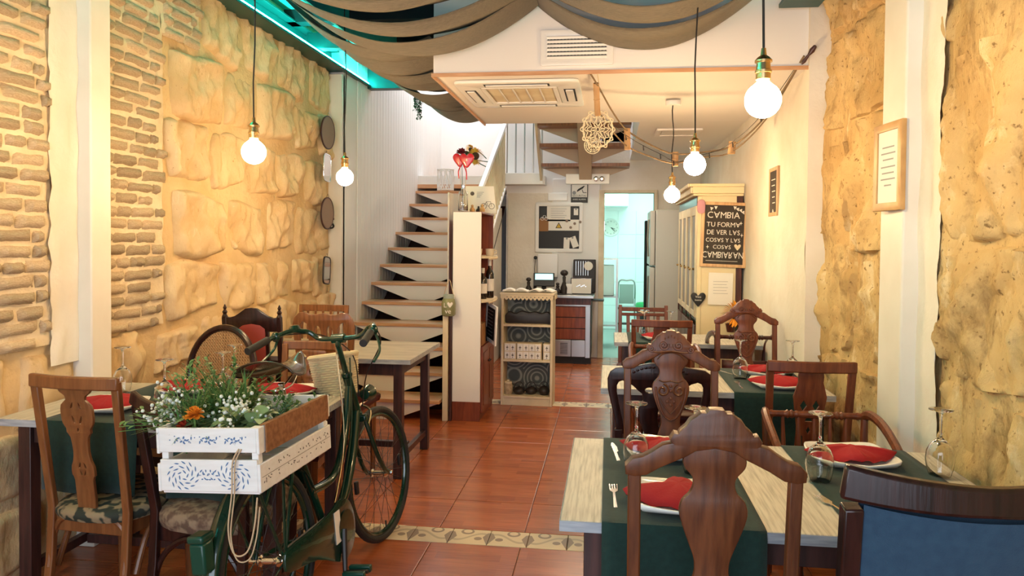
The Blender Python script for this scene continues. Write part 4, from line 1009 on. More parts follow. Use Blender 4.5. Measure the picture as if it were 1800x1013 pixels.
tb_('kickstand', [(-.04, .3, .26), (-.09, .27, .13), (-.13, .25, .012)], .009, 8, 'bike_green')

# ------------------------------------------------ wicker basket on the handlebar
ba = thing('wicker_basket', 'small cream wicker basket hanging from the bicycle handlebar', 'basket', (-1.285, 3.4, .75), rot=(math.radians(-4), math.radians(-9), -math.radians(4.4)))
g = G(); H_, nr = .185, 17
def bpt(a, k, off=0.0):
    f = k/nr; rx = .088+.022*f+off; ry = .06+.016*f+off
    c, s = math.cos(a), math.sin(a); p = 3.0
    return (rx*abs(c)**(2/p)*(1 if c > 0 else -1), ry*abs(s)**(2/p)*(1 if s > 0 else -1), H_*f)
n = 56
for k in range(nr+1):
    pts = []
    for j in range(n):
        pts.append(bpt(2*PI*j/n, k, .004*(1 if (j+k) % 2 else -1)))
    g.tube(pts, .0062, 5, True)
wv = obj('weave', g, 'wicker', ba, smooth=60); wv['kind'] = 'stuff'
obj('rim', G().tube([bpt(2*PI*j/n, nr) for j in range(n)], .012, 8, True), 'wicker', ba)
obj('bottom', G().add([bpt(2*PI*j/n, 0) for j in range(n)]+[bpt(2*PI*j/n, -.8) for j in range(n)], [tuple(range(n)), tuple(range(2*n-1, n-1, -1))]+[(j, (j+1) % n, n+(j+1) % n, n+j) for j in range(n)]), 'ivory', ba)
obj('strap', G().box(.05, .075, -.075, -.068, .12, .27), 'cane', ba, bevel=.003)

# ------------------------------------------------ painted crate on the rack
CW, CL, CH = .325, .5, .195
cr = thing('wooden_crate', 'white painted wooden crate with blue stencils on the bicycle rack', 'crate', (-1.2, 2.1, .722), 0, rot=(0, math.radians(-3), math.radians(-3)))
a = CW/2
for (x0, x1, y0, y1, z0, z1) in [(-a, a, 0, .011, 0, .098), (-a, a, 0, .011, .12, CH), (-a, a, CL-.011, CL, 0, .098), (-a, a, CL-.011, CL, .12, CH)]:
    bx('slat', 'crate_paint', x0, x1, y0, y1, z0, z1, cr, .0025)
for s in (-1, 1):
    x0, x1 = sorted((s*a, s*(a+.01)))
    bx('slat', 'crate_paint', x0, x1, .0, CL, -.002, .085, cr, .0025)
    tr = bx('slat', 'crate_paint', x0, x1, .0, CL, .115, CH, cr, .0025)
    if s > 0:
        g = G(); n = 105       # rope wound round the top slat, turn by turn
        pts = []
        for k in range(n):
            y = .035+(CL-.06)*k/n
            pts += [(x1+.004, y, .113), (x1+.005, y+.001, .165), (x1+.003, y+.002, CH+.003), (x0-.004, y+.003, CH+.001), (x0-.005, y+.003, .16), (x0-.002, y+.004, .112)]
        o = obj('rope_wrap', g.tube(pts, .0031, 5), 'jute', tr); o['kind'] = 'stuff'
for sx in (-1, 1):
    for y in (.011, CL-.036): bx('corner_post', 'crate_paint', *sorted((sx*a, sx*(a-.022))), y, y+.025, 0, CH, cr, .002)
for k in range(5): bx('bottom_slat', 'crate_paint', -a, a, .01+.1*k, .09+.1*k, -.009, 0, cr, .002)
# stencils on the front
def leafp(cx, cz, L_, w_, ang):
    pts = [(-L_, 0), (-L_*.4, w_), (L_*.3, w_*.9), (L_, 0), (L_*.3, -w_*.9), (-L_*.4, -w_)]; c, s = math.cos(ang), math.sin(ang)
    return [(cx+x*c-z*s, cz+x*s+z*c) for x, z in pts]
def stencil(polys, y, parent, mat='stencil'):
    me = plate(polys, .0006); 
    o = obj('stencil', me, mat, parent, (0, y, 0)); o['kind'] = 'stuff'; return o
rr = random.Random(3); P1 = []
for cx in (-.08, 0.005, .09):
    for k in range(5): P1.append(leafp(cx+.008*math.cos(k*1.257), .158+.004*math.sin(cx*40)+.008*math.sin(k*1.257), .0055, .003, k*1.257))
    for k in range(6):
        sx = -1 if k % 2 else 1; P1.append(leafp(cx+sx*(.016+.006*(k//2)), .158+.007*math.sin(k*2.1), .006, .0024, sx*.6+k))
for k in range(16): P1.append(leafp(-.125+.017*k, .158+.012*math.sin(k*1.4), .0022, .002, 0))
stencil(P1, -.0006, cr)
P2 = []
for s, c0 in ((-1, -.085), (1, .085)):
    for ring, (R, n, L_) in enumerate(((.012, 5, .008), (.026, 9, .011), (.04, 13, .009))):
        for k in range(n):
            q = 2*PI*k/n+ring; x, z = c0+R*1.25*math.cos(q), .049+R*math.sin(q)
            if abs(z-.049) < .042: P2.append(leafp(x, z, L_, .0021, q+PI/2+.5*s))
    for k in range(9): P2.append(leafp(c0-s*(.055+.009*k*.7), .05+.014*math.sin(k*1.3), .007-.0004*k, .002, k*.8))
stencil(P2, -.0006, cr)
P3 = []
for k in range(7):
    cx = -.2+.07*k
    for j in range(7): P3.append(leafp(cx+rr.uniform(-.03, .03), .045+rr.choice((-1, 1))*rr.uniform(.006, .022), .0045, .0018, rr.uniform(0, 3)))
P3.append([(-.24, .0425), (.24, .0425), (.24, .0437), (-.24, .0437)])
me = plate(P3, .0006)
for v in me.vertices: x, y, z = v.co; v.co = (a+.0105+y, CL/2+x, z)
o = obj('stencil', me, 'stencil_dark', cr); o['kind'] = 'stuff'
# twine loop hanging from the crate
tw = [(-1.1, 2.092, .86), (-1.115, 2.082, .82), (-1.115, 2.078, .73), (-1.122, 2.07, .62), (-1.1, 2.066, .55), (-1.06, 2.066, .56), (-1.04, 2.07, .63), (-1.035, 2.08, .72)]
tag(obj('twine_loop', G().tube(crv(tw, 6, False), .0026, 6).tube(crv([(x+.008, y, z-.004*k) for k, (x, y, z) in enumerate(tw)], 6, False), .0022, 6), 'twine'), 'loop of twine dangling from the front of the crate', 'twine')

# ------------------------------------------------ plants in the crate
def blade(g, p, d, L_, w_, droop, n=5):
    p = Vector(p); d = Vector(d).normalized(); side = d.cross(Vector((0, 0, 1)))
    side = side.normalized() if side.length > 1e-3 else Vector((1, 0, 0))
    vs = []
    for k in range(n+1):
        f = k/n; c = p+d*L_*f+Vector((0, 0, -droop*L_*f*f)); ww = w_*(1-f)**.6*(.4+1.2*min(1, f*3)) if k < n else .0005
        vs += [c-side*ww/2, c+side*ww/2]
    g.add(vs, [(2*k, 2*k+1, 2*k+3, 2*k+2) for k in range(n)])
def oval(g, p, d, L_, w_, droop=.3):
    p = Vector(p); d = Vector(d).normalized(); side = d.cross(Vector((0, 0, 1))); side = side.normalized() if side.length > 1e-3 else Vector((1, 0, 0))
    up = side.cross(d); vs = []; n = 5
    for k in range(n+1):
        f = k/n; c = p+d*L_*f+Vector((0, 0, -droop*L_*f*f)); ww = w_*math.sin(PI*min(1, f*.93+.04))**.8
        vs += [c-side*ww/2+up*.12*ww, c, c+side*ww/2+up*.12*ww]
    g.add(vs, [(3*k+j, 3*k+j+1, 3*k+4+j, 3*k+3+j) for k in range(n) for j in (0, 1)])
def rdir(r, lo=.2, hi=1.4, az=None):
    a_ = r.uniform(0, 2*PI) if az is None else az+r.uniform(-.7, .7); e = r.uniform(lo, hi)
    return (math.cos(a_)*math.cos(e), math.sin(a_)*math.cos(e), math.sin(e))
PG = 'artificial plants in the crate'
def plant(kind, label, x, y, z, seed, sc=1.0, az=None):
    r = random.Random(seed); t = thing(kind, label, 'plant', (x, y, z), 0, PG)
    if kind == 'grass_tuft':
        g = G()
        for k in range(110): blade(g, (r.uniform(-.03, .03), r.uniform(-.03, .03), 0), rdir(r, .35, 1.4, az), r.uniform(.11, .22)*sc, .006, r.uniform(.1, .6))
        obj('blades', g, 'leaf', t, smooth=0)
    elif kind == 'fern_spray':
        g = G(); st = G()
        for k in range(11):
            d = Vector(rdir(r, .15, 1.1, az)); L_ = r.uniform(.14, .22)*sc
            st.tube([(0, 0, 0), tuple(d*L_*.6), tuple(d*L_+Vector((0, 0, -.02)))], .0015, 4)
            for j in range(12):
                c = d*L_*(.2+.8*j/12)
                for s in (-1, 1): blade(g, c, d*.6+Vector((-d.y, d.x, .1))*s, .034*(1-j/16), .006, .3, 3)
        obj('fronds', g, 'leaf_dark', t, smooth=0); obj('stems', st, 'leaf_dark', t)
    elif kind == 'blossom_sprig':
        g = G(); st = G(); fl_ = G()
        for k in range(9):
            d = Vector(rdir(r, .2, 1.2, az)); L_ = r.uniform(.13, .2)*sc; e = d*L_+Vector((0, 0, -.015)); st.tube([(0, 0, 0), tuple(d*L_*.6), tuple(e)], .0014, 4)
            for j in range(9):
                c = d*L_*(.55+.45*j/9)+Vector((r.uniform(-.02, .02), r.uniform(-.02, .02), r.uniform(-.02, .02))); fl_.ball(c, r.uniform(.004, .0068), 6)
            for j in range(7): oval(g, d*L_*(.1+.1*j), rdir(r, -.2, .8), .035, .014)
        obj('leaves', g, 'leaf_pale', t, smooth=0); obj('stems', st, 'leaf_pale', t); f = obj('blossoms', fl_, 'flower_white', t); f['kind'] = 'stuff'
    elif kind == 'broadleaf_plant':
        st = G()
        for k in range(16):
            g = G(); d = rdir(r, .05, 1.2, az); b = Vector((r.uniform(-.02, .02), r.uniform(-.02, .02), r.uniform(0, .05))); L_ = r.uniform(.06, .1)*sc
            oval(g, b, d, L_, L_*.55, .35); obj('leaf', g, 'leaf_pale', t, smooth=60)
        obj('stem', st.tube([(0, 0, -.04), (0, 0, .05)], .003, 5), 'leaf', t)
    elif kind == 'leafy_sprig':
        g = G(); st = G()
        for k in range(14):
            d = Vector(rdir(r, .1, 1.2, az)); L_ = r.uniform(.12, .22)*sc; st.tube([(0, 0, 0), tuple(d*L_*.5), tuple(d*L_+Vector((0, 0, -.02)))], .0013, 4)
            for j in range(14): oval(g, d*L_*(.15+.06*j), Vector(rdir(r, -.3, .9))+d*.8, r.uniform(.02, .035), .012, .3)
        obj('leaves', g, 'leaf', t, smooth=0); obj('stems', st, 'leaf', t)
    return t
cx0, cy0, cz0 = -1.2, 2.1, .88
plant('leafy_sprig', 'leafy green sprig spilling over the left side of the crate', cx0-.1, cy0+.14, cz0, 1, 1.25, PI*.95)
plant('leafy_sprig', 'leafy green sprig spreading over the back left of the crate', cx0-.1, cy0+.33, cz0, 21, 1.25, PI*.8)
plant('grass_tuft', 'tall green grass tuft at the back left of the crate', cx0-.1, cy0+.25, cz0, 2, 1.25)
plant('grass_tuft', 'yellow-green grass tuft in the middle of the crate', cx0-.06, cy0+.3, cz0, 3, 1.0)
plant('grass_tuft', 'small grass tuft in the left front corner of the crate', cx0-.12, cy0+.12, cz0, 33, 1.0)
plant('blossom_sprig', 'white blossom sprig in the middle of the crate', cx0+.0, cy0+.12, cz0+.0, 4, .75)
plant('blossom_sprig', 'white blossom sprig hanging over the left crate edge', cx0-.14, cy0+.1, cz0-.01, 5, 1.0, PI*.9)
plant('broadleaf_plant', 'pale broad-leaved plant at the front right of the crate', cx0+.1, cy0+.11, cz0+.0, 6, 1.0)
plant('broadleaf_plant', 'pale broad-leaved plant behind the crate front', cx0+.03, cy0+.1, cz0+.0, 17, .9)
plant('fern_spray', 'dark green feathery fern beside the rope-wrapped side', cx0+.1, cy0+.24, cz0+.0, 7, .62)
plant('leafy_sprig', 'dark leafy sprig at the far end of the crate', cx0+.06, cy0+.42, cz0-.03, 8, .65)
plant('leafy_sprig', 'leafy green sprig rising in the centre of the crate', cx0-.04, cy0+.2, cz0, 41, .85)
plant('leafy_sprig', 'light leafy sprig along the back edge of the crate', cx0-.09, cy0+.4, cz0, 42, .95)
plant('blossom_sprig', 'white blossom sprig behind the front right leaves', cx0+.06, cy0+.14, cz0, 43, .5)
plant('broadleaf_plant', 'pale broad-leaved plant near the left front corner', cx0-.07, cy0+.09, cz0, 44, 1.0)
fo = thing('orange_flower', 'orange cloth flower peeping over the crate front', 'flower', (cx0-.07, cy0+.035, cz0+.065))
g = G(); r_ = random.Random(9)
for k in range(70):
    d = Vector(rdir(r_, -.2, 1.5)); oval(g, (0, 0, 0), d, .033, .02, .1)
p_ = obj('petals', g, 'flower_orange', fo, smooth=0); p_['kind'] = 'stuff'
obj('stem', G().tube([(0, 0, 0), (0, .02, -.1)], .003, 5), 'leaf', fo)
fr = thing('red_flower', 'small dark orange flower tucked beside the orange one', 'flower', (cx0-.115, cy0+.05, cz0+.025)); g = G()
for k in range(30): oval(g, (0, 0, 0), Vector(rdir(r_, -.1, 1.4)), .024, .015, .1)
p_ = obj('petals', g, 'flower_red', fr, smooth=0); p_['kind'] = 'stuff'
obj('stem', G().tube([(0, 0, 0), (0, .02, -.09)], .003, 5), 'leaf', fr)
# ================================================================ CEILING FABRIC
def drape(label, xa, za, xb, zb, low, y0, wd, seed, tilt=0.0, skew=0.0, far=0.0):
    r = random.Random(seed); ph = r.uniform(0, 9)
    def fn(u, v):
        x = xa+(xb-xa)*u; s = 4*u*(1-u)
        z = za*(1-u)+zb*u - (((za+zb)/2-low)*s)
        y = y0+wd*(v-.5)*(1-.18*(1-s)) + skew*(u-.5)
        z += tilt*(v-.5)*s + .012*math.sin(v*7+ph)*s + .01*noise.noise(Vector((x*2.5+ph, v*3, seed)))*s - .02*math.sin(PI*v)*s
        return (x, y, z)
    o = obj('fabric_drape', G().grid(fn, 36, 10), 'linen', smooth=80); m = o.modifiers.new('s', 'SOLIDIFY'); m.thickness = .003
    return tag(o, label, 'drape', 'linen drapes under the ceiling')
ordn = ['first', 'second', 'third', 'fourth', 'fifth', 'sixth', 'seventh', 'eighth', 'ninth', 'tenth']
for k in range(6):
    y = 2.75+.3*k
    drape('linen drape over the left tables, %s from the camera' % ordn[k], -2.06, 3.08, -.38, 2.93+.02*(k % 2), [2.72, 2.74, 2.71, 2.68, 2.64, 2.62][k], y, .41, k, [.05, .08, .04, .09, .05, .02][k], [.1, .0, .12, -.06, .1, .04][k])
for k in range(8):
    y = 4.62+.33*k; f = k/7
    drape('grey-brown linen drape left of the ceiling box, %s towards the stairs' % ordn[k], -2.08+.24*f, 3.06-.14*f, -1.1, 2.74-.02*f+.03*(k % 2), 2.7-.02*f-(.02 if k % 3 else 0), y, .5, 20+k, [.03, .0, .05, .02, .04, .0, .03, .0][k], .05)
for k in range(5):
    y = 2.95+.33*k
    drape('linen drape over the right tables, %s from the camera' % ordn[k], -.45, 2.92, .92, 3.0+.03*(k % 2), [2.74, 2.72, 2.71, 2.68, 2.65][k], y, .42, 40+k, [.06, .04, .08, .04, .0][k], [0, .08, -.05, .06, -.08][k])

# ================================================================ PENDANT LAMPS
def pendant(label, x, y, z, ztop, rose=False, r=.056):
    t = thing('pendant_lamp', label, 'lamp', (x, y, z), 0, 'bare bulb pendants')
    g = G(); n = 16
    prof = [(0, -r)] + [(r*math.sin(PI*k/n), -r*math.cos(PI*k/n)) for k in range(1, n-2)] + [(.019, r*1.02), (.016, r*1.35), (0.0, r*1.38)]
    obj('bulb', g.lathe(prof, 20), 'bulb', t, smooth=80)
    so = obj('socket', G().lathe([(.019, r*1.1), (.023, r*1.15), (.023, r*1.5), (.026, r*1.52), (.026, r*1.66), (.023, r*1.7), (.021, r*2.1), (.027, r*2.12), (.027, r*2.22), (.018, r*2.4), (.01, r*2.5), (.007, r*2.9), (0, r*2.9)], 18), 'brass', t)
    pts = [(0.006*math.sin(k*1.3+x*5), .004*math.sin(k*.9), r*2.8+(ztop-z-r*2.8)*k/8) for k in range(9)]; pts[0] = (0, 0, pts[0][2])
    obj('cord', G().tube(pts, .004, 6), 'black_cord', t)
    if rose: obj('ceiling_rose', G().lathe([(.05, ztop-z-.03), (.055, ztop-z-.02), (.055, ztop-z), (0, ztop-z)], 20, (pts[-1][0], pts[-1][1], 0)), 'white', t)
    return t
pendant('bare bulb pendant over the near left table', -1.66, 3.3, 1.9, 3.42)
pendant('bare bulb pendant in front of the white post by the marbled table', -1.73, 4.7, 1.9, 3.42)
pendant('bare bulb pendant out over the entrance end of the left wall', -2.02, 2.05, 1.98, 3.42)
pendant('largest bare bulb pendant, over the nearest right table', .475, 2.42, 1.945, 3.42)
pendant('bare bulb pendant hanging in the middle of the right row', .435, 3.92, 1.895, 3.42)
pendant('bare bulb pendant on a round ceiling rose above the rearmost table', .445, 5.42, 1.83, 2.5, True)

# ================================================================ AIR CONDITIONING
ac = thing('ceiling_air_conditioner', 'cream ceiling cassette air conditioner set in the lowered ceiling', 'air conditioner', (-.6, 5.1, 2.512), 0)
def rr_(ax, ay, r, n=5):
    out = []
    for cx, cy, a0 in ((ax-r, ay-r, 0), (-ax+r, ay-r, PI/2), (-ax+r, -ay+r, PI), (ax-r, -ay+r, PI*1.5)):
        for k in range(n): q = a0+PI/2*k/(n-1); out.append((cx+r*math.cos(q), cy+r*math.sin(q)))
    return out
def flat(me, z): return move(me, lambda p: Vector((p.x, p.z, z+p.y)))
obj('fascia', flat(plate([rr_(.4, .44, .05), rr_(.26, .29, .02)], .02, .005), -.01), 'white_gloss', ac)
obj('intake_tray', G().box(-.26, .26, -.29, .29, -.006, 0), 'ivory', ac)
gr = obj('intake_grille', flat(plate([rr_(.25, .28, .02), rr_(.225, .25, .01)], .01, .002), -.017), 'white_gloss', ac)
for i in range(5):
    if i: obj('grille_bar', G().box(-.225+.09*i-.005, -.225+.09*i+.005, -.25, .25, -.02, -.012), 'white_gloss', gr, bevel=.002)
    obj('filter', G().box(-.22+.09*i, -.22+.09*i+.08, -.25, .25, -.012, -.008), 'ivory', gr)
for (a, b, c, d) in ((-.2, .2, -.385, -.335), (-.2, .2, .335, .385), (-.355, -.305, -.2, .2), (.305, .355, -.2, .2)):
    f = bx('louvre', 'white_gloss', a, b, c, d, -.03, -.021, ac, .003)
    obj('slot', G().box(a-.012, b+.012, c-.012, d+.012, -.0218, -.0203), 'black', f)
vt = thing('air_vent', 'white slatted air vent in the front of the ceiling box', 'vent', (-.205, 4.497, 2.66), 0)
obj('frame', plate([rr_(.215, .105, .008), rr_(.18, .072, .004)], .014, .003, -.006), 'white_gloss', vt)
obj('duct', G().box(-.18, .18, -.002, .001, -.072, .072), 'black', vt)
for k in range(6): obj('slat', G().box(-.18, .18, -.008, .008, -.0075, .0075, Matrix.Rotation(.5, 3, 'X')), 'white_gloss', vt, (0, -.012, -.06+.024*k))
for k in range(17): obj('fin', G().box(-.001, .001, -.004, -.002, -.07, .07), 'white', vt, (-.165+.0205*k, 0, 0))
ca = thing('ceiling_hatch', 'shallow square air diffuser in the ceiling near the kitchen', 'vent', (.62, 7.0, 2.512), 0)
obj('frame', flat(plate([rr_(.2, .2, .01), rr_(.16, .16, .01)], .02, .004), -.01), 'ceiling_white', ca); obj('panel', G().box(-.15, .15, -.15, .15, -.012, 0), 'ceiling_white', ca)

# ================================================================ ROPE, BAMBOO, DREAMCATCHER
def bamboo(label, a, b, r):
    a, b = Vector(a), Vector(b); t = thing('bamboo_piece', label, 'bamboo', tuple(b), 0, 'bamboo pieces on the rope'); d = a-b
    obj('cane', G().tube([(0, 0, 0), tuple(d*.48), tuple(d*.5), tuple(d*.52), tuple(d)], [r, r*.95, r*1.12, r*.95, r], 12), 'bamboo', t)
    obj('hollow', G().tube([tuple(d*1.001), tuple(d*1.01)], r*.7, 12), 'seed_brown', t)
    return t
bamboo('thick bamboo piece hanging at the edge of the ceiling box', (-.09, 4.62, 2.47), (-.08, 4.72, 2.29), .019)
bamboo('bamboo piece on the rope right of the dreamcatcher', (.115, 5.2, 2.275), (.12, 5.2, 2.13), .022)
bamboo('bamboo piece on the rope below the ceiling rose', (.46, 5.36, 2.13), (.46, 5.36, 2.03), .022)
bamboo('bamboo piece at the right end of the rope', (.85, 5.36, 2.2), (.845, 5.36, 2.115), .026)
def rope(label, pts, r=.006, mat='rope', cat='rope'): return tag(obj('rope', G().tube(crv(pts, 6, False), r, 6), mat), label, cat, 'ropes strung under the lowered ceiling')
rope('upper brown rope from ceiling box to plaster wall', [(-.12, 4.5, 2.5), (-.075, 4.63, 2.45), (.02, 4.95, 2.34), (.115, 5.18, 2.26), (.29, 5.3, 2.17), (.45, 5.34, 2.115), (.65, 5.34, 2.125), (.85, 5.34, 2.17), (.98, 4.9, 2.3), (1.1, 4.46, 2.57)])
rope('lower brown rope tying the bamboo pieces together', [(-.06, 4.75, 2.3), (.0, 4.95, 2.24), (.12, 5.19, 2.15), (.29, 5.3, 2.09), (.45, 5.34, 2.05), (.65, 5.35, 2.09), (.85, 5.35, 2.13), (.99, 4.9, 2.29), (1.1, 4.5, 2.56)], .005)
tag(obj('wall_hook', G().lathe([(.004, 0), (.012, .02), (.007, .06), (.016, .09), (.01, .12), (0, .125)], 10, mat=Matrix.Rotation(.6, 3, 'Y') @ Matrix.Rotation(.3, 3, 'X')), 'w_leg', None, (1.085, 4.45, 2.52)), 'turned wooden hook holding the ropes by the plaster wall', 'hook')
sl = thing('string_lights', 'dark fairy-light wire with tiny bulbs beside the ropes', 'string lights', (0, 0, 0))
pts = crv([(-.03, 4.8, 2.28), (.05, 5.0, 2.24), (.2, 5.25, 2.18), (.35, 5.3, 2.11), (.47, 5.34, 2.06), (.62, 5.34, 2.1), (.8, 5.3, 2.16), (.95, 4.9, 2.3), (1.08, 4.5, 2.54)], 5, False)
obj('wire', G().tube(pts, .0022, 5), 'black', sl)
for k in range(3, len(pts)-2, 4): obj('mini_bulb', G().tube([pts[k], (pts[k][0]+.004, pts[k][1], pts[k][2]-.035)], [.003, .0045], 6), 'black', sl)
dcx = thing('dreamcatcher', 'crocheted cream dreamcatcher hanging from the bamboo', 'dreamcatcher', (-.078, 4.72, 2.2), .15)
g = G(); R0 = .1
g.tube([(R0*.93*math.cos(2*PI*k/48), 0, R0*1.12*math.sin(2*PI*k/48)) for k in range(48)], .005, 6, True)
obj('hoop', g, 'macrame', dcx)
g = G()
g.tube([((R0+.013*math.cos(12*2*PI*k/96))*.97*math.cos(2*PI*k/96), .004*math.sin(24*2*PI*k/96), (R0+.013*math.cos(12*2*PI*k/96))*1.15*math.sin(2*PI*k/96)) for k in range(96)], .0042, 5, True)
obj('scalloped_edge', g, 'macrame', dcx)
g = G()
for k in range(12):
    q = 2*PI*k/12; g.tube([(0.014*math.cos(q), 0, .016*math.sin(q)), (.055*math.cos(q+.2), 0, .06*math.sin(q+.2)), (R0*.92*math.cos(q), 0, R0*1.1*math.sin(q))], .0025, 4)
for rr0, nn, am in ((.03, 6, .012), (.055, 8, .012), (.075, 12, .008)):
    g.tube([((rr0+am*math.cos(nn*2*PI*k/72))*math.cos(2*PI*k/72), 0, (rr0+am*math.cos(nn*2*PI*k/72))*1.12*math.sin(2*PI*k/72)) for k in range(72)], .003, 5, True)
g.tube([(.011*math.cos(2*PI*k/16), 0, .013*math.sin(2*PI*k/16)) for k in range(16)], .003, 5, True)
w_ = obj('crochet_web', g, 'macrame', dcx); w_['kind'] = 'stuff'
g = G()
for k in range(3): g.tube([((.028+.012*k)*math.cos(2*PI*j/24)-.03, .012, (.028+.012*k)*math.sin(2*PI*j/24)-.1) for j in range(24)], .003, 5, True)
for k in range(10): g.tube([(-.03, .012, -.1), (-.03+.05*math.cos(.628*k), .012, -.1+.05*math.sin(.628*k))], .002, 4)
obj('small_doily', g, 'macrame', dcx)['kind'] = 'stuff'
obj('hanger', G().tube(crv([(0, 0, .11), (-.004, -.01, .16), (-.004, -.06, .25), (-.03, -.2, .3)], 4, False), .003, 5), 'macrame', dcx)

# ================================================================ THINGS ON THE WALLS
def wall_mirror(label, y, z, ax, az, p, tilt=0.0, back=False, fr='w_leg'):
    t = thing('wall_mirror', label, 'mirror', (-2.445, y, z), 0, rot=(0, tilt, PI/2+.05 if not back else PI/2-.08)); 
    out = ring2((0, 0), ax, az, 32, p); inn = ring2((0, 0), ax-.006, az-.006, 32, p)
    obj('frame', plate([out, inn], .014, .002), fr, t); obj('mirror_glass' if not back else 'wooden_disc', plate([inn], .008), 'mirror_back' if back else 'mirror', t)
    obj('hanging_wire', G().tube(crv([(-.03, .004, az-.01), (0, .004, az+.03), (.03, .004, az-.01)], 4, False), .002, 5), 'steel', t)
    return t
wall_mirror('topmost oval brown-backed mirror on the stone wall', 6.22, 2.42, .13, .145, 2.0, .1, True)
wall_mirror('rounded rectangular mirror below the topmost oval on the stone wall', 6.2, 2.11, .1, .12, 5.0, .05, False, 'chrome')
wall_mirror('lower oval brown mirror beside the letter on the post', 6.21, 1.715, .12, .14, 2.0, .12, True)
wall_mirror('lowest rectangular mirror on the stone wall', 6.2, 1.215, .09, .12, 5.0, .12, False, 'iron')
sm = text_mesh('S', .15, .012); o = obj('wall_letter', sm, 'black', None, (-2.415, 6.39, 1.625), (0, 0, PI/2-.9)); o.location = (-2.525, 6.512, 1.63); o.rotation_euler = (0, 0, 0); tag(o, 'black letter S mounted on the white post', 'letter')
sm.name = 'letter'
ph = thing('framed_notice', 'gilt framed printed notice on the right white pillar', 'picture', (1.13, 3.2, 1.81), 0, rot=(0, 0, -PI/2+.1))
obj('frame', plate([[(-.115, -.175), (.115, -.175), (.115, .175), (-.115, .175)], [(-.09, -.15), (.09, -.15), (.09, .15), (-.09, .15)]], .022, .004), 'gold_frame', ph)
obj('paper', G().box(-.09, .09, -.004, .004, -.15, .15), 'paper', ph)
for k, (w0, z) in enumerate([(.05, .08), (.06, .055), (.045, .03), (.06, .0), (.05, -.025), (.06, -.05), (.03, -.075)]): obj('text_line', G().box(-w0, w0, -.0052, -.0045, z-.003, z+.003), 'grey_print', ph)
sc = thing('small_chalkboard', 'small framed chalkboard on the white plaster wall', 'chalkboard', (1.125, 5.3, 1.845), 0, rot=(0, .0, -PI/2))
obj('frame', plate([[(-.13, -.165), (.13, -.165), (.13, .165), (-.13, .165)], [(-.11, -.145), (.11, -.145), (.11, .145), (-.11, .145)]], .018, .003), 'w_plain', sc)
obj('board', G().box(-.11, .11, -.005, .005, -.145, .145), 'chalkboard', sc)
for k in range(5): obj('chalk_line', G().box(-.06+.01*k, .06-.012*(k % 2), -.006, -.0055, .08-.04*k, .086-.04*k), 'chalk', sc)
iv = thing('hanging_ivy', 'green ivy trailing from the ceiling edge at the stair opening', 'plant', (-1.88, 7.12, 2.9))
g = G(); st = G(); r_ = random.Random(12)
for k in range(9):
    x, y = r_.uniform(-.035, .035), r_.uniform(-.03, .03); L_ = r_.uniform(.1, .3); st.tube([(x, y, 0), (x*1.2, y, -L_*.5), (x*.7, y, -L_)], .0018, 4)
    for j in range(16): oval(g, (x*1.1, y, -L_*j/16), rdir(r_, -.9, .3), .024, .02, .2)
obj('leaves', g, 'leaf_dark', iv, smooth=0); obj('stems', st, 'leaf_dark', iv)
# ================================================================ STAIRCASE
sx0, sx1 = -2.42, -1.36; RISE, RUN = .175, .29
sc1 = thing('staircase', 'white central-spine staircase with wooden treads and inverted triangular plates', 'staircase', (-1.89, 6, 0))
def soff(p): return (p[0]+1.89, p[1]-6, p[2])
def lb(name, mat, x0, x1, y0, y1, z0, z1, bevel=.003, parent=None): return obj(name, G().box(x0+1.89, x1+1.89, y0-6, y1-6, z0, z1), mat, parent or sc1, bevel=bevel)
xm = (sx0+sx1)/2
for k in range(1, 13):
    y = 5.9+RUN*(k-1); z = RISE*k
    lb('tread', 'w_tread', sx0, sx1, y-.01, y+RUN+.02, z-.03, z)
    half = (sx1-sx0)/2
    me = plate([[(-half+.02, z-.031), (half-.02, z-.031), (.13, z-RISE+.002), (-.13, z-RISE+.002)]], .012, .002)
    obj('riser_plate', me, 'white', sc1, (xm+1.89, y+.02-6, 0))
a0 = (xm+1.89, -.02, -.02); a1 = (xm+1.89, 5.98+RUN*11-6, RISE*11.2)
obj('spine', G().sweep([(xm+1.89, .14, .0), (xm+1.89, 5.98+RUN*12-6+.14, RISE*12-.03)], .12, .12), 'white', sc1, bevel=.005)
obj('shade_board', G().sweep([(xm+1.89, .32, -.02), (xm+1.89, 5.98+RUN*12-6+.22, RISE*12-.17)], 1.06, .02), 'w_dark', sc1)  # added dark sheet standing in for the shade behind the riser plates
lb('under_panel', 'plaster_white', -1.38, -1.365, 6.25, 9.4, 0, 1.9)  # added to keep light out from under the stairs; plaster wall outside
lb('side_post', 'ivory', -1.345, -1.3, 5.93, 5.97, 0, 1.0); lb('side_post', 'w_leg', -1.29, -1.27, 5.94, 5.97, 0, .95)
# landing
lb('landing', 'white', -2.42, -.8, 9.2, 9.48, 2.19, 2.3); lb('landing', 'w_tread', -2.42, -1.34, 9.18, 10.48, 2.14, 2.19)
lb('landing_fascia', 'white', -1.34, -.82, 9.17, 9.2, 2.19, 2.33)
# upper flight rising towards the dining room
for k in range(5):
    y = 8.95-.26*k; z = 2.4+.2*k
    lb('tread', 'w_brown', -.8, .23, y-.26, y+.02, z-.04, z)
    me = plate([[(-.5, z-.042), (.5, z-.042), (.08, z-.198), (-.08, z-.198)]], .012, .002); obj('riser_plate', me, 'stair_beige', sc1, (-.285+1.89, y-.02-6, 0))
obj('spine', G().sweep([(-.285+1.89, 8.95-6, 2.26), (-.285+1.89, 7.6-6, 3.29)], .15, .16), 'stair_beige', sc1, bevel=.004)
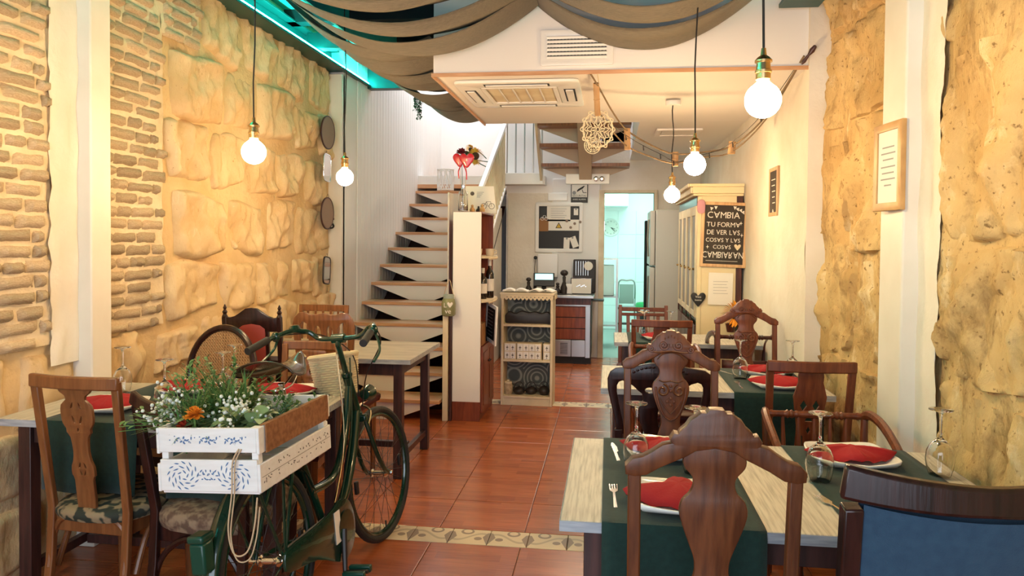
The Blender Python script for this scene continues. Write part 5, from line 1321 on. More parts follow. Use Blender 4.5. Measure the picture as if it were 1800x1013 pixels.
# balustrade
ry = lambda y: 2.014+(y-7.438)*.535
obj('handrail', G().sweep([(-1.3+1.89, 6.6-6, ry(6.6)), (-1.3+1.89, 9.2-6, ry(9.2))], .05, .05), 'white_gloss', sc1, bevel=.006)
obj('lower_rail', G().sweep([(-1.3+1.89, 6.6-6, ry(6.6)-.8), (-1.3+1.89, 9.2-6, ry(9.2)-.8)], .04, .03), 'white_gloss', sc1, bevel=.004)
for k in range(24):
    y = 6.66+.108*k; obj('baluster', G().tube([(-1.3+1.89, y-6, ry(y)-.8), (-1.3+1.89, y-6, ry(y))], .011, 6), 'ivory', sc1)
for k in range(5): obj('baluster', G().tube([(-1.28+.11*k+1.89, 3.22, 2.3), (-1.28+.11*k+1.89, 3.22, 3.2)], .01, 6), 'stainless', sc1)
obj('handrail', G().sweep([(-1.3+1.89, 3.22, 3.2), (-.8+1.89, 3.22, 3.2)], .05, .05), 'white_gloss', sc1)
obj('upper_stringer', G().sweep([(-.83+1.89, 9.1-6, 2.3), (-.83+1.89, 7.6-6, 3.5)], .03, .2), 'ivory', sc1)
# lantern, sunflower, heart
ln = thing('lattice_lantern', 'white lattice lantern on a stair tread', 'lantern', (-2.02, 9.02, 1.925+.175), 0)
g = G()
for k in range(10):
    for s in (-1, 1): g.tube([(.1*math.cos(2*PI*(k/10+s*j/8*.12)), .1*math.sin(2*PI*(k/10+s*j/8*.12)), .26*j/8) for j in range(9)], .006, 5)
obj('lattice', g, 'white', ln); obj('base', G().lathe([(.1, 0), (.105, .01), (.1, .02), (0, .02)], 24), 'white', ln); obj('rim', G().tube([(.1*math.cos(2*PI*k/24), .1*math.sin(2*PI*k/24), .26) for k in range(24)], .009, 6, True), 'white', ln)
def sunflower(label, loc, rot, R=.09, petal='petal_yellow', stem=None, n=22):
    t = thing('sunflower', label, 'flower', loc, 0, rot=rot); g = G(); r = random.Random(int(R*1000))
    for k in range(n):
        for ring in (0, 1):
            q = 2*PI*(k+.5*ring)/n; d = Vector((math.cos(q), -.25-.2*ring, math.sin(q))); gg = G(); oval(gg, (math.cos(q)*R*.35, 0, math.sin(q)*R*.35), d, R*r.uniform(.55, .75), R*.2, .1)
            if ring == 0: obj('petal', gg, petal, t, smooth=60)
            else: g.add(gg.v, gg.f)
    obj('inner_petals', g, petal, t, smooth=60)['kind'] = 'stuff'
    obj('seed_head', G().ball((0, -.01, 0), R*.42, 16, (1, .4, 1)), 'seed_brown', t)
    if stem: obj('stem', G().tube(crv([(0, 0.01, 0)]+stem, 4, False), .005, 6), 'leaf_dark', t)
    return t
sunflower('cloth sunflower among leaves above the stairs', (-1.46, 8.0, 2.41), (0, 0, .3), .1, 'petal_yellow', [(.03, .03, -.06), (.1, .03, -.1), (.15, .03, -.12)])
sunflower('second sunflower half turned behind the first', (-1.52, 8.1, 2.49), (.6, 0, -.6), .085, 'petal_yellow', [(.06, .04, -.06), (.16, .0, -.12)])
sunflower('orange sunflower standing beside the cream dresser', (1.03, 6.22, .91), (-.2, 0, -.5), .11, 'flower_orange', [(.0, .05, -.1), (.0, .05, -.158)])
g = G(); r_ = random.Random(4)
lf = thing('leaf_spray', 'dark green leaf spray behind the sunflowers', 'plant', (-1.56, 8.08, 2.42))
for k in range(12): oval(g, (0, 0, 0), rdir(r_, -.6, .9), .11, .06, .2)
obj('leaves', g, 'leaf_dark', lf, smooth=60); obj('stem', G().tube([(0, 0, 0), (.12, 0, -.05), (.26, 0, -.07)], .005, 6), 'leaf_dark', lf)
hp = crv([(0, .028, 0), (.02, .05, 0), (.045, .052, 0), (.06, .03, 0), (.05, .0, 0), (.02, -.04, 0), (0, -.06, 0), (-.02, -.04, 0), (-.05, 0, 0), (-.06, .03, 0), (-.045, .052, 0), (-.02, .05, 0)], 3)
HP = [(a, b) for a, b, c in hp]
# glass bottle vase with hearts on the bookcase
bv = thing('glass_bottle_vase', 'clear glass bottle on top of the bookcase holding red hearts', 'vase', (-1.205, 6.05, 1.727))
obj('body', G().lathe([(0, .004), (.036, .004), (.04, 0), (.042, .02), (.042, .14), (.036, .165), (.016, .185), (.015, .215), (.019, .22), (.019, .225), (.012, .225), (.012, .19), (.03, .165), (.037, .14), (.037, .02), (.03, .01), (0, .01)], 20), 'glass', bv, smooth=50)
for i, (x, z, s, lab) in enumerate([(-.03, .43, .8, 'left'), (.03, .425, .85, 'right')]):
    hh = thing('heart_pick', 'shiny red heart on a stick, %s one in the bottle' % lab, 'heart', (-1.205+x, 6.05-.01*i, 1.727+z)); 
    obj('heart', plate([[(a*s, b*s) for a, b in HP]], .03, .011), 'red_heart', hh); obj('stick', G().tube([(0, 0, -.04), (-x*.7, .0, -z+.03)], .002, 5), 'w_plain', hh)
rs_ = thing('fabric_rose', 'dark red cloth rose standing in the glass bottle', 'flower', (-1.225, 6.07, 1.727+.5)); g = G()
for k in range(26): oval(g, (0, 0, -.02), rdir(r_, .0, 1.5), .05, .045, -.1)
obj('petals', g, 'dark_red', rs_, smooth=60)['kind'] = 'stuff'; obj('stem', G().tube([(0, 0, -.02), (.02, -.02, -.47)], .0025, 5), 'leaf_dark', rs_)
rb = tag(obj('red_ribbon', G().tube(crv([(-1.22, 6.03, 2.11), (-1.24, 6.02, 2.06), (-1.235, 6.02, 2.0)], 4, False), .005, 6).tube(crv([(-1.2, 6.03, 2.11), (-1.175, 6.02, 2.06), (-1.17, 6.02, 1.99)], 4, False), .005, 6), 'red_heart'), 'red ribbon tied below the hearts', 'ribbon')

# ================================================================ BOOKCASE (narrow white end faces the room, shelves open to the right)
bc = thing('bookcase', 'tall bookcase with white end panel and reddish wood shelves by the stairs', 'bookcase', (-1.15, 6.28, 0))
def cb_(name, mat, x0, x1, y0, y1, z0, z1, p=None, bevel=.002): return obj(name, G().box(x0+1.15, x1+1.15, y0-6.28, y1-6.28, z0, z1), mat, p or bc, bevel=bevel)
cb_('end_panel', 'white', -1.268, -1.035, 5.955, 5.975, .16, 1.722); cb_('end_base', 'w_case', -1.268, -1.035, 5.955, 5.975, 0, .16)
cb_('end_panel', 'w_case', -1.268, -1.035, 6.585, 6.605, 0, 1.722)
cb_('back_panel', 'w_case', -1.268, -1.256, 5.975, 6.585, 0, 1.71); cb_('top', 'w_case', -1.268, -1.03, 5.97, 6.61, 1.71, 1.726)
for z in (1.35, .985): 
    me = flat(plate([[(-1.25, 5.98), (-1.03, 5.98), (-.985, 6.05), (-.97, 6.28), (-.985, 6.5), (-1.03, 6.58), (-1.25, 6.58)]], .018, .003), 0)
    sh = obj('shelf', move(me, lambda p: Vector((p.x+1.15, p.y-6.28, p.z+z))), 'ivory', bc)
    obj('lace_edge', G().tube([( -.968-.02*((y-6.28)/.25)**2+1.15, y-6.28, z-.012+.006*math.sin(k*2.2)) for k, y in enumerate([6.05+.0115*k for k in range(41)])], .006, 5), 'macrame', sh)
cb_('shelf', 'w_case', -1.256, -1.035, 5.975, 6.585, .6, .618)
for i, (y0, y1, hy) in enumerate(((5.98, 6.278, 6.25), (6.282, 6.58, 6.31))):
    d = cb_('door', 'w_case', -1.035, -1.018, y0, y1, .07, .615); obj('knob', G().ball((-1.008+1.15, hy-6.28, .46), .011, 10), 'w_dark', d)
    pn = cb_('door_panel', 'w_case', -1.018, -1.014, y0+.05, y1-.05, .12, .56, d)
cb_('plinth', 'w_case', -1.25, -1.04, 5.975, 6.585, 0, .07)
# things in the bookcase
def cup(label, x, y, z, rz=0.0):
    t = thing('cup', label, 'cup', (x, y, z), rz, 'cream cups on the bookcase shelf')
    obj('body', G().lathe([(0, .003), (.028, .003), (.03, 0), (.036, .03), (.038, .06), (.034, .06), (.032, .03), (.025, .008), (0, .008)], 18), 'ivory', t, smooth=50)
    obj('handle', G().tube(crv([(.035, 0, .048), (.058, 0, .045), (.058, 0, .02), (.034, 0, .014)], 4, False), .005, 6), 'ivory', t)
cup('cream cup at the front of the bookcase shelf', -1.0, 6.2, 1.36, .6); cup('cream cup close to the white end panel of the bookcase', -1.08, 6.06, 1.36, 2.0)
def wine(label, x, y, z, h=.3):
    t = thing('wine_bottle', label, 'bottle', (x, y, z), 0, 'wine bottles in the bookcase')
    obj('body', G().lathe([(0, .005), (.034, 0), (.037, .01), (.037, .62*h), (.03, .7*h), (.015, .76*h), (.0135, .97*h), (.016, .98*h), (.016, h), (0, h)], 18), 'bottle_glass', t, smooth=50)
    obj('label', G().lathe([(.0376, .18*h), (.0376, .5*h)], 18), 'paper', t); obj('capsule', G().lathe([(.0152, .84*h), (.0165, .98*h), (.0165, 1.005*h), (0, 1.006*h)], 14), 'paper', t)
wine('dark wine bottle with white label and capsule, taller front one', -1.02, 6.32, .994, .33); wine('dark wine bottle with white label in front of the tall one', -1.06, 6.2, .994, .26); wine('dark wine bottle beside the white end panel', -1.1, 6.06, .994, .28)
tag(bx('cardboard_box', 'brown_box', -1.22, -1.03, 6.02, 6.2, .618, .8, None, .003), 'brown cardboard box on the low bookcase shelf', 'box')
tag(bx('black_box', 'black', -1.2, -1.04, 6.3, 6.5, .618, .74, None, .004), 'small black box on the low bookcase shelf', 'box')
fb = thing('framed_board', 'white framed dark notice board leaning in the bookcase', 'frame', (-1.0, 6.26, .618), 0, rot=(0, .12, -PI/2+.5))
obj('frame', plate([[(-.13, 0), (.13, 0), (.13, .33), (-.13, .33)], [(-.105, .025), (.105, .025), (.105, .305), (-.105, .305)]], .016, .003), 'white', fb); obj('board', G().box(-.105, .105, -.003, .003, .025, .305), 'black', fb)
for k in range(8): obj('text_line', G().box(-.08, .05-.01*(k % 3), -.0045, -.0035, .27-.03*k, .274-.03*k), 'grey_print', fb)
# on top
pc = thing('picture_card', 'white card with a printed bicycle standing on the bookcase', 'picture', (-1.11, 6.33, 1.727), 0, rot=(-.12, 0, .12))
obj('card', plate([[(-.14, 0), (.14, 0), (.115, .235), (-.14, .235)]], .006, .001), 'paper', pc)
for cx in (.03, .1):
    obj('printed_wheel', G().tube([(cx+.024*math.cos(2*PI*k/20), -.0045, .06+.024*math.sin(2*PI*k/20)) for k in range(20)], .0022, 4, True), 'stencil_dark', pc)
obj('printed_frame', G().tube([(.03, -.0045, .06), (.055, -.0045, .1), (.09, -.0045, .1), (.1, -.0045, .06), (.065, -.0045, .06), (.055, -.0045, .1)], .002, 4), 'stencil_dark', pc)
for k in range(4): obj('text_line', G().box(-.03, .03-.01*k, -.0045, -.0035, .18-.014*k, .184-.014*k), 'grey_print', pc)
obj('printed_balloon', G().ball((-.07, -.004, .17), .018, 10, (1, .15, 1)), 'stencil_dark', pc)
for i, (x, y, h) in enumerate([(-1.14, 6.12, .06), (-1.09, 6.14, .05), (-1.055, 6.12, .065)]):
    t = thing('figurine', ['round brown figurine on the bookcase next to the bottle', 'tiny dark figurine in the middle of the bookcase top', 'small bronze figurine at the right of the bookcase top'][i], 'figurine', (x, y, 1.727), 0, 'figurines on the bookcase')
    obj('body', G().lathe([(0, 0), (.02, .002), (.024, h*.35), (.013, h*.65), (.006, h*.7)], 14), 'gold_frame' if i != 1 else 'iron', t); obj('head', G().ball((0, 0, h*.85), h*.2, 10), 'gold_frame' if i != 1 else 'iron', t)
tl = thing('tealight_holder', 'small glass candle holder at the back of the bookcase top', 'candle', (-1.05, 6.52, 1.727)); obj('cup', G().lathe([(0, 0), (.025, 0), (.03, .06), (.027, .06), (.022, .006), (0, .006)], 16), 'glass', tl); obj('wax', G().lathe([(0, .008), (.02, .008), (.02, .03), (0, .03)], 14), 'paper', tl)
# LOVE jar hanging on the stair post
jr = thing('hanging_jar', 'sage green jar painted with LOVE hanging by the stairs', 'jar', (-1.285, 5.88, .875), .1)
obj('body', G().lathe([(0, 0), (.045, 0), (.056, .012), (.058, .1), (.05, .135), (.04, .145), (0, .146)], 22), 'jar_green', jr, smooth=50)
obj('lid', G().lathe([(.043, .143), (.044, .172), (.04, .175), (0, .175)], 22), 'sage', jr)
jh = obj('painted_heart', plate([[(a*.38+.018, b*.38+.095) for a, b in HP]], .004), 'chalk', jr, (0, -.0585, 0))
for tx, x, z, s in (('L', -.022, .09, .052), ('ve', .002, .042, .055)):
    obj('painted_letter', text_mesh(tx, s, .003), 'chalk', jr, (x, -.0595, z))
obj('hanger', G().tube(crv([(-.04, 0, .16), (-.02, .02, .24), (0, .05, .29), (.02, .02, .24), (.04, 0, .16)], 4, False), .003, 5), 'twine', jr)

# ================================================================ CREAM SHELF UNIT
su = thing('shelf_unit', 'cream open shelf unit with lace edge and mandala-papered back', 'shelf', (-.72, 6.72, 0), -.03)
X0, X1, Y0, Y1 = -.235, .235, -.12, .12
for s in (-1, 1): obj('side_panel', G().box(*sorted((s*.235, s*.213)), Y0, Y1, 0, 1.02), 'ivory', su, bevel=.003)
obj('back_panel', G().box(X0+.02, X1-.02, Y1-.01, Y1, .05, 1.0), 'mandala_paper', su)
for z in (.085, .415, .735): obj('shelf', G().box(X0+.02, X1-.02, Y0+.005, Y1-.01, z-.02, z), 'ivory', su, bevel=.002)
obj('top', G().box(X0-.012, X1+.012, Y0-.012, Y1+.005, 1.0, 1.022), 'ivory', su, bevel=.003); obj('plinth', G().box(X0+.02, X1-.02, Y0+.012, Y0+.03, 0, .07), 'ivory', su)
def lace(w_, n, z0, dep):
    pts = [(-w_/2, z0)] + [(w_/2, z0)]
    low = []
    for k in range(n*6+1):
        u = k/(n*6); low.append((w_/2-w_*u, z0-dep*(.55+.45*abs(math.sin(PI*n*u)))))
    return [pts + low]
lc = obj('lace_trim', plate(lace(.48, 13, 0, .045)+[[(x+.005*math.cos(q), -.018+.005*math.sin(q)) for q in [2*PI*j/6 for j in range(6)]] for x in [-.215+.0359*k for k in range(13)]], .002), 'macrame', su, (0, Y0-.0145, 1.0))
lc2 = obj('lace_trim', plate([[(a*.5, b) for a, b in lace(.48, 13, 0, .04)[0]]], .002), 'macrame', su, (X1+.0135, 0, 1.0), (0, 0, PI/2))
tag(obj('dark_tray', plate([crv([(-.19, 0, 0), (-.185, .09, 0), (-.12, .075, 0), (-.06, .1, 0), (.0, .085, 0), (.06, .095, 0), (.12, .08, 0), (.18, .092, 0), (.19, 0, 0)], 3)], .07, .01), 'iron', None, (-.72, 6.72, .738)), 'dark carved tray on the upper shelf of the cream unit', 'tray')
def drawers(label, x, z, n, w_):
    t = thing('drawer_chest', label, 'drawer box', (x, 6.66, z), -.03, 'small drawer chests on the cream unit')
    obj('case', G().box(0, n*w_+.01, -.04, .06, 0, .148), 'ivory', t, bevel=.002)
    for i in range(n):
        for j in range(2):
            d = obj('drawer', G().box(.007+i*w_, .003+(i+1)*w_, -.046, -.038, .008+.07*j, .07+.07*j), 'white', t, bevel=.002)
            m_ = plate([leafp(.005+(i+.5)*w_, .045+.07*j, .012, .004, 1.57), leafp(.005+(i+.5)*w_-.006, .037+.07*j, .009, .003, 2.3), leafp(.005+(i+.5)*w_+.006, .037+.07*j, .009, .003, .8)], .0008); obj('printed_plant', m_, 'stencil_dark', d, (0, -.0465, 0))
            obj('knob', G().ball((.005+(i+.5)*w_, -.05, .022+.07*j), .0045, 6), 'w_leg', d)
drawers('small white drawer chest at the left of the middle shelf', -.93, .415, 2, .05); drawers('wide white drawer chest with plant prints on the middle shelf', -.815, .415, 4, .054); drawers('narrow white drawer chest at the right of the middle shelf', -.575, .415, 1, .058)
def teapot(label, x, y, z, R, tall=1.0):
    t = thing('teapot', label, 'teapot', (x, y, z), 0, 'cast iron teapots')
    obj('body', G().lathe([(0, 0), (R*.7, .002), (R*1.0, R*.45*tall), (R*.95, R*.8*tall), (R*.5, R*1.15*tall), (0, R*1.2*tall)], 20), 'iron', t, smooth=60)
    obj('lid_knob', G().ball((0, 0, R*1.28*tall), R*.14, 8), 'iron', t)
    obj('spout', G().tube([(-R*.8, 0, R*.5*tall), (-R*1.25, 0, R*.8*tall), (-R*1.4, 0, R*1.1*tall)], [R*.2, R*.14, R*.1], 8), 'iron', t)
    obj('handle', G().tube([(R*.8*math.cos(q), 0, R*1.0*tall+R*1.0*math.sin(q)) for q in [PI*k/14 for k in range(15)]], R*.08, 6), 'iron', t)
teapot('leftmost squat iron teapot on the bottom shelf', -.8, 6.7, .086, .055); teapot('middle squat iron teapot on the bottom shelf', -.69, 6.72, .086, .055); teapot('tall-handled iron teapot at the right of the bottom shelf', -.57, 6.7, .086, .052, 1.3)
sj = thing('stoneware_jar', 'speckled stoneware jar with lid on the bottom shelf', 'jar', (-.9, 6.69, .086)); obj('body', G().lathe([(0, 0), (.036, 0), (.043, .03), (.043, .075), (.034, .1), (0, .1)], 18), 'stone_jar', sj, smooth=60); obj('lid', G().lathe([(.036, .1), (.034, .112), (.012, .118), (.012, .13), (0, .132)], 18), 'ivory', sj, smooth=60)
def book(label, x, y, z, rz, w_=.2):
    t = thing('open_magazine', label, 'magazine', (x, y, z), rz)
    for s in (-1, 1): obj('page_block', G().grid(lambda u, v: (s*u*w_, (v-.5)*.2, .004+.022*math.sin(PI*min(1, u*1.1))*(1-.3*u)), 8, 2), 'paper', t, smooth=60).modifiers.new('s', 'SOLIDIFY').thickness = .008
book('open magazine on top of the cream shelf unit, left', -.84, 6.7, 1.031, .1, .12); book('open magazine on top of the cream shelf unit, right', -.6, 6.71, 1.031, -.1, .12)

# ================================================================ BAR COUNTER
ct = thing('bar_counter', 'wood-fronted refrigerated bar counter with stainless frame', 'counter', (-.6, 9.15, 0))
obj('worktop', G().box(-.6, .43, -.28, .28, .8, .835), 'stainless', ct, bevel=.004)
obj('carcass', G().box(-.58, .4, -.2, .27, .08, .8), 'iron', ct)
for k in range(3): obj('front_board', G().box(-.18, .33, -.224, -.205, .3+.135*k, .425+.135*k), 'w_case', ct, bevel=.002)
obj('upper_band', G().box(-.58, .4, -.24, -.2, .72, .8), 'w_mahog', ct, bevel=.003)
for x in (.33, ): obj('frame_post', G().box(x, x+.06, -.235, -.2, .08, .74), 'stainless', ct, bevel=.003)
obj('frame_rail', G().box(-.58, .39, -.237, -.202, .7, .73), 'stainless', ct, bevel=.003)
for i, (a, b) in enumerate(((-.18, .16), (.165, .33))):
    p = obj('grille_door', G().box(a, b, -.225, -.2, .09, .29), 'stainless', ct, bevel=.003)
    if i == 0:
        for k in range(9): obj('grille_slot', G().box(.03, .12, -.2265, -.2255, .12+.016*k, .127+.016*k), 'black', p)
obj('kick_board', G().box(-.58, .4, -.19, -.17, 0, .08), 'black', ct)
tag(bx('black_flap', 'black', -.2, -.05, 8.88, 9.1, .77, .785, None, .002, rot=(0, 0, 0)), 'black cloth flap hanging at the counter end', 'cloth')
mo = thing('till_tablet', 'lit tablet till on the bar counter', 'tablet', (-.79, 9.12, .835), 0, rot=(0, 0, .1)); obj('base', G().box(-.1, .1, -.05, .08, 0, .02), 'black', mo, bevel=.004)
obj('stand', G().box(-.03, .03, .02, .05, .02, .14), 'black', mo); hs = obj('housing', G().box(-.13, .13, -.012, .012, -.09, .09, Matrix.Rotation(-.5, 3, 'X')), 'black', mo, (0, 0, .17), bevel=.005); obj('display', G().box(-.11, .11, -.0145, -.0125, -.005, .075, Matrix.Rotation(-.5, 3, 'X')), 'screen', hs)
rt = thing('white_router_box', 'white wall box above the till', 'box', (-.77, 9.43, 1.02)); obj('cover', G().box(-.13, .13, -.04, .045, 0, .3), 'white_gloss', rt, bevel=.012); obj('plug', G().lathe([(.02, 0), (.024, .02), (0, .022)], 12, (-.16, .02, .25), Matrix.Rotation(PI/2, 3, 'X')), 'black', rt); obj('lead', G().tube(crv([(-.16, .0, .25), (-.17, 0, .1), (-.16, 0, -.1)], 4, False), .004, 5), 'black', rt)
ck_ = thing('cake_case', 'clear plastic display box on the counter', 'display box', (-.33, 9.2, .836)); obj('box', G().box(-.13, .13, -.1, .1, 0, .2), 'pane_dark', ck_, bevel=.006); obj('label_card', G().box(-.12, .12, -.106, -.102, .01, .19), 'paper', ck_); 
for k in range(7): obj('print_mark', G().box(-.06+.018*k, -.048+.018*k, -.1075, -.1065, .09+.008*(k % 3), .1+.008*(k % 3)), 'chrome', ck_)
tg = thing('toaster_grill', 'dark grill with pale round dial behind the display box', 'appliance', (-.3, 9.38, .836)); obj('body', G().box(-.14, .14, -.06, .06, 0, .42), 'iron', tg, bevel=.01); obj('dial', G().lathe([(.055, 0), (.055, .008), (0, .01)], 20, (.05, -.06, .34), Matrix.Rotation(PI/2, 3, 'X')), 'paper', tg)
for k in range(6): obj('bar', G().box(-.11+.03*k, -.102+.03*k, -.064, -.06, .22, .4), 'stainless', tg)
for i, (x, h, lab) in enumerate([(-.98, .2, 'dark figurine at the left end of the counter'), (-.9, .12, 'low dark figurine beside the till'), (-.54, .3, 'slim dark bird figurine on a stand right of the till'), (-.62, .14, 'dark ornament at the right of the till')]):
    t = thing('counter_figurine', lab, 'figurine', (x, 9.1, .836), 0, 'figurines on the counter'); obj('body', G().lathe([(0, 0), (.04, .003), (.045, h*.25), (.018, h*.5), (.022, h*.68), (.008, h*.78)], 12), 'iron', t); obj('head', G().ball((0, 0, h*.86), h*.13, 10, (1.3, 1, 1)), 'iron', t)
tag(bx('terminal', 'white_gloss', -.52, -.44, 9.08, 9.2, .836, .96, None, .008), 'white card terminal box on the counter', 'box')
# notices on the wall
nb = thing('notice_board', 'white framed black notice board with pinned papers', 'notice board', (-.635, 9.466, 1.66))
obj('frame', plate([rr_(.3, .315, .02), rr_(.262, .275, .01)], .02, .004), 'white', nb); obj('board', G().box(-.262, .262, -.004, .004, -.275, .275), 'black', nb)
for lab, x, z, w_, h, m_, rt_ in (('sheet', -.005, .175, .3, .19, 'paper', 0), ('notice_strip', .06, 0.03, .39, .14, 'paper', 0), ('photo', -.195, 0.03, .12, .16, 'brown_box', 0), ('ticket', .1, -.2, .075, .14, 'paper', .03), ('ticket', .195, -.185, .08, .14, 'paper', -.35), ('badge', .215, .2, .055, .085, 'paper', 0)):
    p_ = obj(lab, G().box(-w_/2, w_/2, -.0015, .0015, -h/2, h/2), m_, nb, (x, -.007, z), (0, rt_, 0))
    if lab == 'sheet':
        for k in range(5): obj('text_line', G().box(-.1, .1-.02*(k % 3), -.0025, -.0016, .06-.028*k, .064-.028*k), 'grey_print', p_)
    if lab == 'notice_strip':
        obj('warning_triangle', plate([[(-.105, -.04), (-.02, -.04), (-.0625, .035)], [(-.09, -.032), (-.035, -.032), (-.0625, .018)]], .001), 'black', p_, (0, -.0025, 0)); obj('warning_fill', plate([[(-.092, -.033), (-.033, -.033), (-.0625, .02)]], .0006), 'yellow', p_, (0, -.002, 0)); obj('warning_mark', G().box(-.065, -.06, -.003, -.0024, -.025, .0), 'black', p_)
    if lab in ('ticket', 'badge'): obj('magnet', G().ball((0, -.004, h*.42), .014, 8, (1, .5, 1)), 'grey_print', p_)
for k, (x, z) in enumerate(((.1, .085), (.2, .05), (.15, .0), (.27, .07))): obj('magnet', G().lathe([(.018, 0), (.018, .008), (0, .009)], 10, (x, -.009, z), Matrix.Rotation(PI/2, 3, 'X')), 'mirror_back', nb)
for cx in (-.215, -.165): obj('bicycle_sticker', G().tube([(cx+.02*math.cos(2*PI*k/16), -.006, .11+.02*math.sin(2*PI*k/16)) for k in range(16)], .004, 5, True), 'white', nb)
obj('bicycle_sticker', G().tube([(-.215, -.006, .11), (-.2, -.006, .15), (-.175, -.006, .15), (-.165, -.006, .11)], .004, 5), 'white', nb)
sg = thing('security_sign', 'black and white video surveillance sign with a camera', 'sign', (-.38, 9.468, 2.118))
obj('panel', G().box(-.107, .107, -.003, .003, -.142, .142), 'black', sg); obj('field', G().box(-.098, .098, -.0042, -.003, -.072, .088), 'paper', sg)
obj('title', text_mesh('ZONA VIDEOVIGILADA', .022, .001), 'paper', sg, (0, -.0036, .114)); obj('brand_text', text_mesh('SECURITAS', .036, .001), 'black', sg, (0, -.0052, -.055)); obj('small_text', text_mesh('AVISO ALARMA', .024, .001), 'paper', sg, (0, -.0036, -.1))
obj('camera_symbol', plate([[(-.03, .0), (.045, .045), (.068, .075), (.06, .08), (-.01, .04), (-.03, .02)], [(.03, .02), (.036, .02), (.05, -.012), (.085, -.012), (.085, -.018), (.04, -.018)]][:1], .001), 'black', sg, (0, -.005, -.005)); obj('camera_arm', plate([[(.03, .03), (.038, .03), (.052, -.005), (.09, -.005), (.09, -.013), (.046, -.013)]], .001), 'black', sg, (0, -.005, -.005)); obj('round_symbol', G().lathe([(.024, 0), (.024, .001), (0, .0012)], 18, (-.065, -.0045, -.015), Matrix.Rotation(PI/2, 3, 'X')), 'grey_print', sg)
tag(bx('plastic_sleeve', 'white_gloss', -.78, -.53, 9.455, 9.475, 2.0, 2.1, None, .006), 'white plastic sleeve taped above the notice board', 'sleeve')
ep = thing('emergency_light', 'white box with two round lamps under the upper stairs', 'emergency light', (-.16, 8.9, 2.23)); obj('housing', G().box(-.36, .16, -.03, .05, -.06, .06), 'white', ep, bevel=.006)
for x in (.0, .07): obj('lamp_head', G().lathe([(.028, 0), (.03, .02), (0, .03)], 14, (x, -.03, 0), Matrix.Rotation(PI/2, 3, 'X')), 'steel', ep)

# ================================================================ CREAM DRESSER ALONG THE RIGHT WALL
dz = thing('dresser', 'cream dresser cabinet with dark wood glazed doors along the right wall', 'cabinet', (.93, 6.4, 0))
def db(name, mat, x0, x1, y0, y1, z0, z1, p=None, bevel=.003): return obj(name, G().box(x0-.93, x1-.93, y0-6.4, y1-6.4, z0, z1), mat, p or dz, bevel=bevel)
db('end_panel', 'cream', .74, 1.06, 6.4, 6.42, 0, 1.9); db('stile', 'cream', .74, .775, 6.392, 6.4, .0, 1.88); db('stile', 'w_mahog', 1.06, 1.11, 6.41, 6.43, 0, 1.88)
db('back_panel', 'w_mahog', 1.09, 1.11, 6.42, 8.0, 0, 1.88); db('end_panel', 'cream', .74, 1.1, 7.98, 8.0, 0, 1.9)
db('top', 'cream', .7, 1.11, 6.37, 8.03, 1.88, 1.9)
cr0 = obj('cornice', G().sweep([(.70-.93, -.03, 1.93), (.70-.93, 1.63, 1.93)], .05, .06).sweep([(.675-.93, -.05, 1.965), (.675-.93, 1.65, 1.965)], .05, .03), 'ivory', dz, bevel=.004)
obj('cornice', G().box(.69-.93, 1.11-.93, -.05, 0, 1.9, 1.98).box(.66-.93, 1.11-.93, -.07, 0, 1.955, 1.98), 'cream', dz, bevel=.004)
for z in (.45, .82, 1.2, 1.55): db('shelf', 'w_mahog', .76, 1.09, 6.42, 7.98, z-.02, z)
for i in range(4):
    y0 = 6.44+.385*i
    d = db('door', 'ivory', .728, .745, y0, y0+.05, .85, 1.8); db('door_stile', 'ivory', .728, .745, y0+.31, y0+.36, .85, 1.8, d); db('door_rail', 'ivory', .728, .745, y0+.05, y0+.31, .85, .9, d); db('door_rail', 'ivory', .728, .745, y0+.05, y0+.31, 1.72, 1.8, d)
    db('pane', 'pane_dark', .734, .738, y0+.05, y0+.31, .9, 1.72, d); obj('door_knob', G().ball((.718-.93, y0+.33-6.4, 1.25), .012, 8), 'brass', d)
    db('divider', 'w_mahog', .732, .742, y0+.36, y0+.385, .06, 1.8)
    db('drawer_front', 'w_mahog', .73, .745, y0, y0+.36, .5, .78)
    db('door', 'cream', .73, .745, y0, y0+.36, .06, .46)
db('frieze', 'w_mahog', .735, .75, 6.42, 7.98, 1.8, 1.88)
cbx = thing('menu_chalkboard', 'chalkboard lettered with a Spanish saying on the end of the dresser', 'chalkboard', (.955, 6.385, 1.555), 0, rot=(0, .03, 0))
W2, H2 = .185, .27
obj('frame', plate([[(-W2, -H2), (W2, -H2), (W2, H2), (-W2, H2)], [(-W2+.02, -H2+.02), (W2-.02, -H2+.02), (W2-.02, H2-.02), (-W2+.02, H2-.02)]], .02, .003), 'w_plain', cbx); obj('board', G().box(-W2+.02, W2-.02, -.006, .006, -H2+.02, H2-.02), 'chalkboard', cbx)
def chalk(s_, z, size, x=0.0, flip='', sx=1.0):
    # letters one by one, the ones listed in flip turned upside down
    tot = 0; ms = []
    for i, ch in enumerate(s_):
        if ch == ' ': tot += size*.28; ms.append(None); continue
        me = text_mesh(ch, size, .0012); xs = [v.co.x for v in me.vertices]; zs = [v.co.z for v in me.vertices]; w0, w1 = min(xs), max(xs); zc = (min(zs)+max(zs))/2
        up = i in flip
        for v in me.vertices:
            q = v.co; v.co = (q.x-(w0+w1)/2, q.y, (-(q.z-zc) if up else q.z-zc))
        ms.append((me, (w1-w0)/2, tot+(w1-w0)/2)); tot += (w1-w0)+size*.09
    for i, m_ in enumerate(ms):
        if m_: o_ = obj('chalk_letter', m_[0], 'chalk', cbx, (x+(m_[2]-tot/2)*sx, -.0068, z)); o_.scale = (sx, 1, 1)
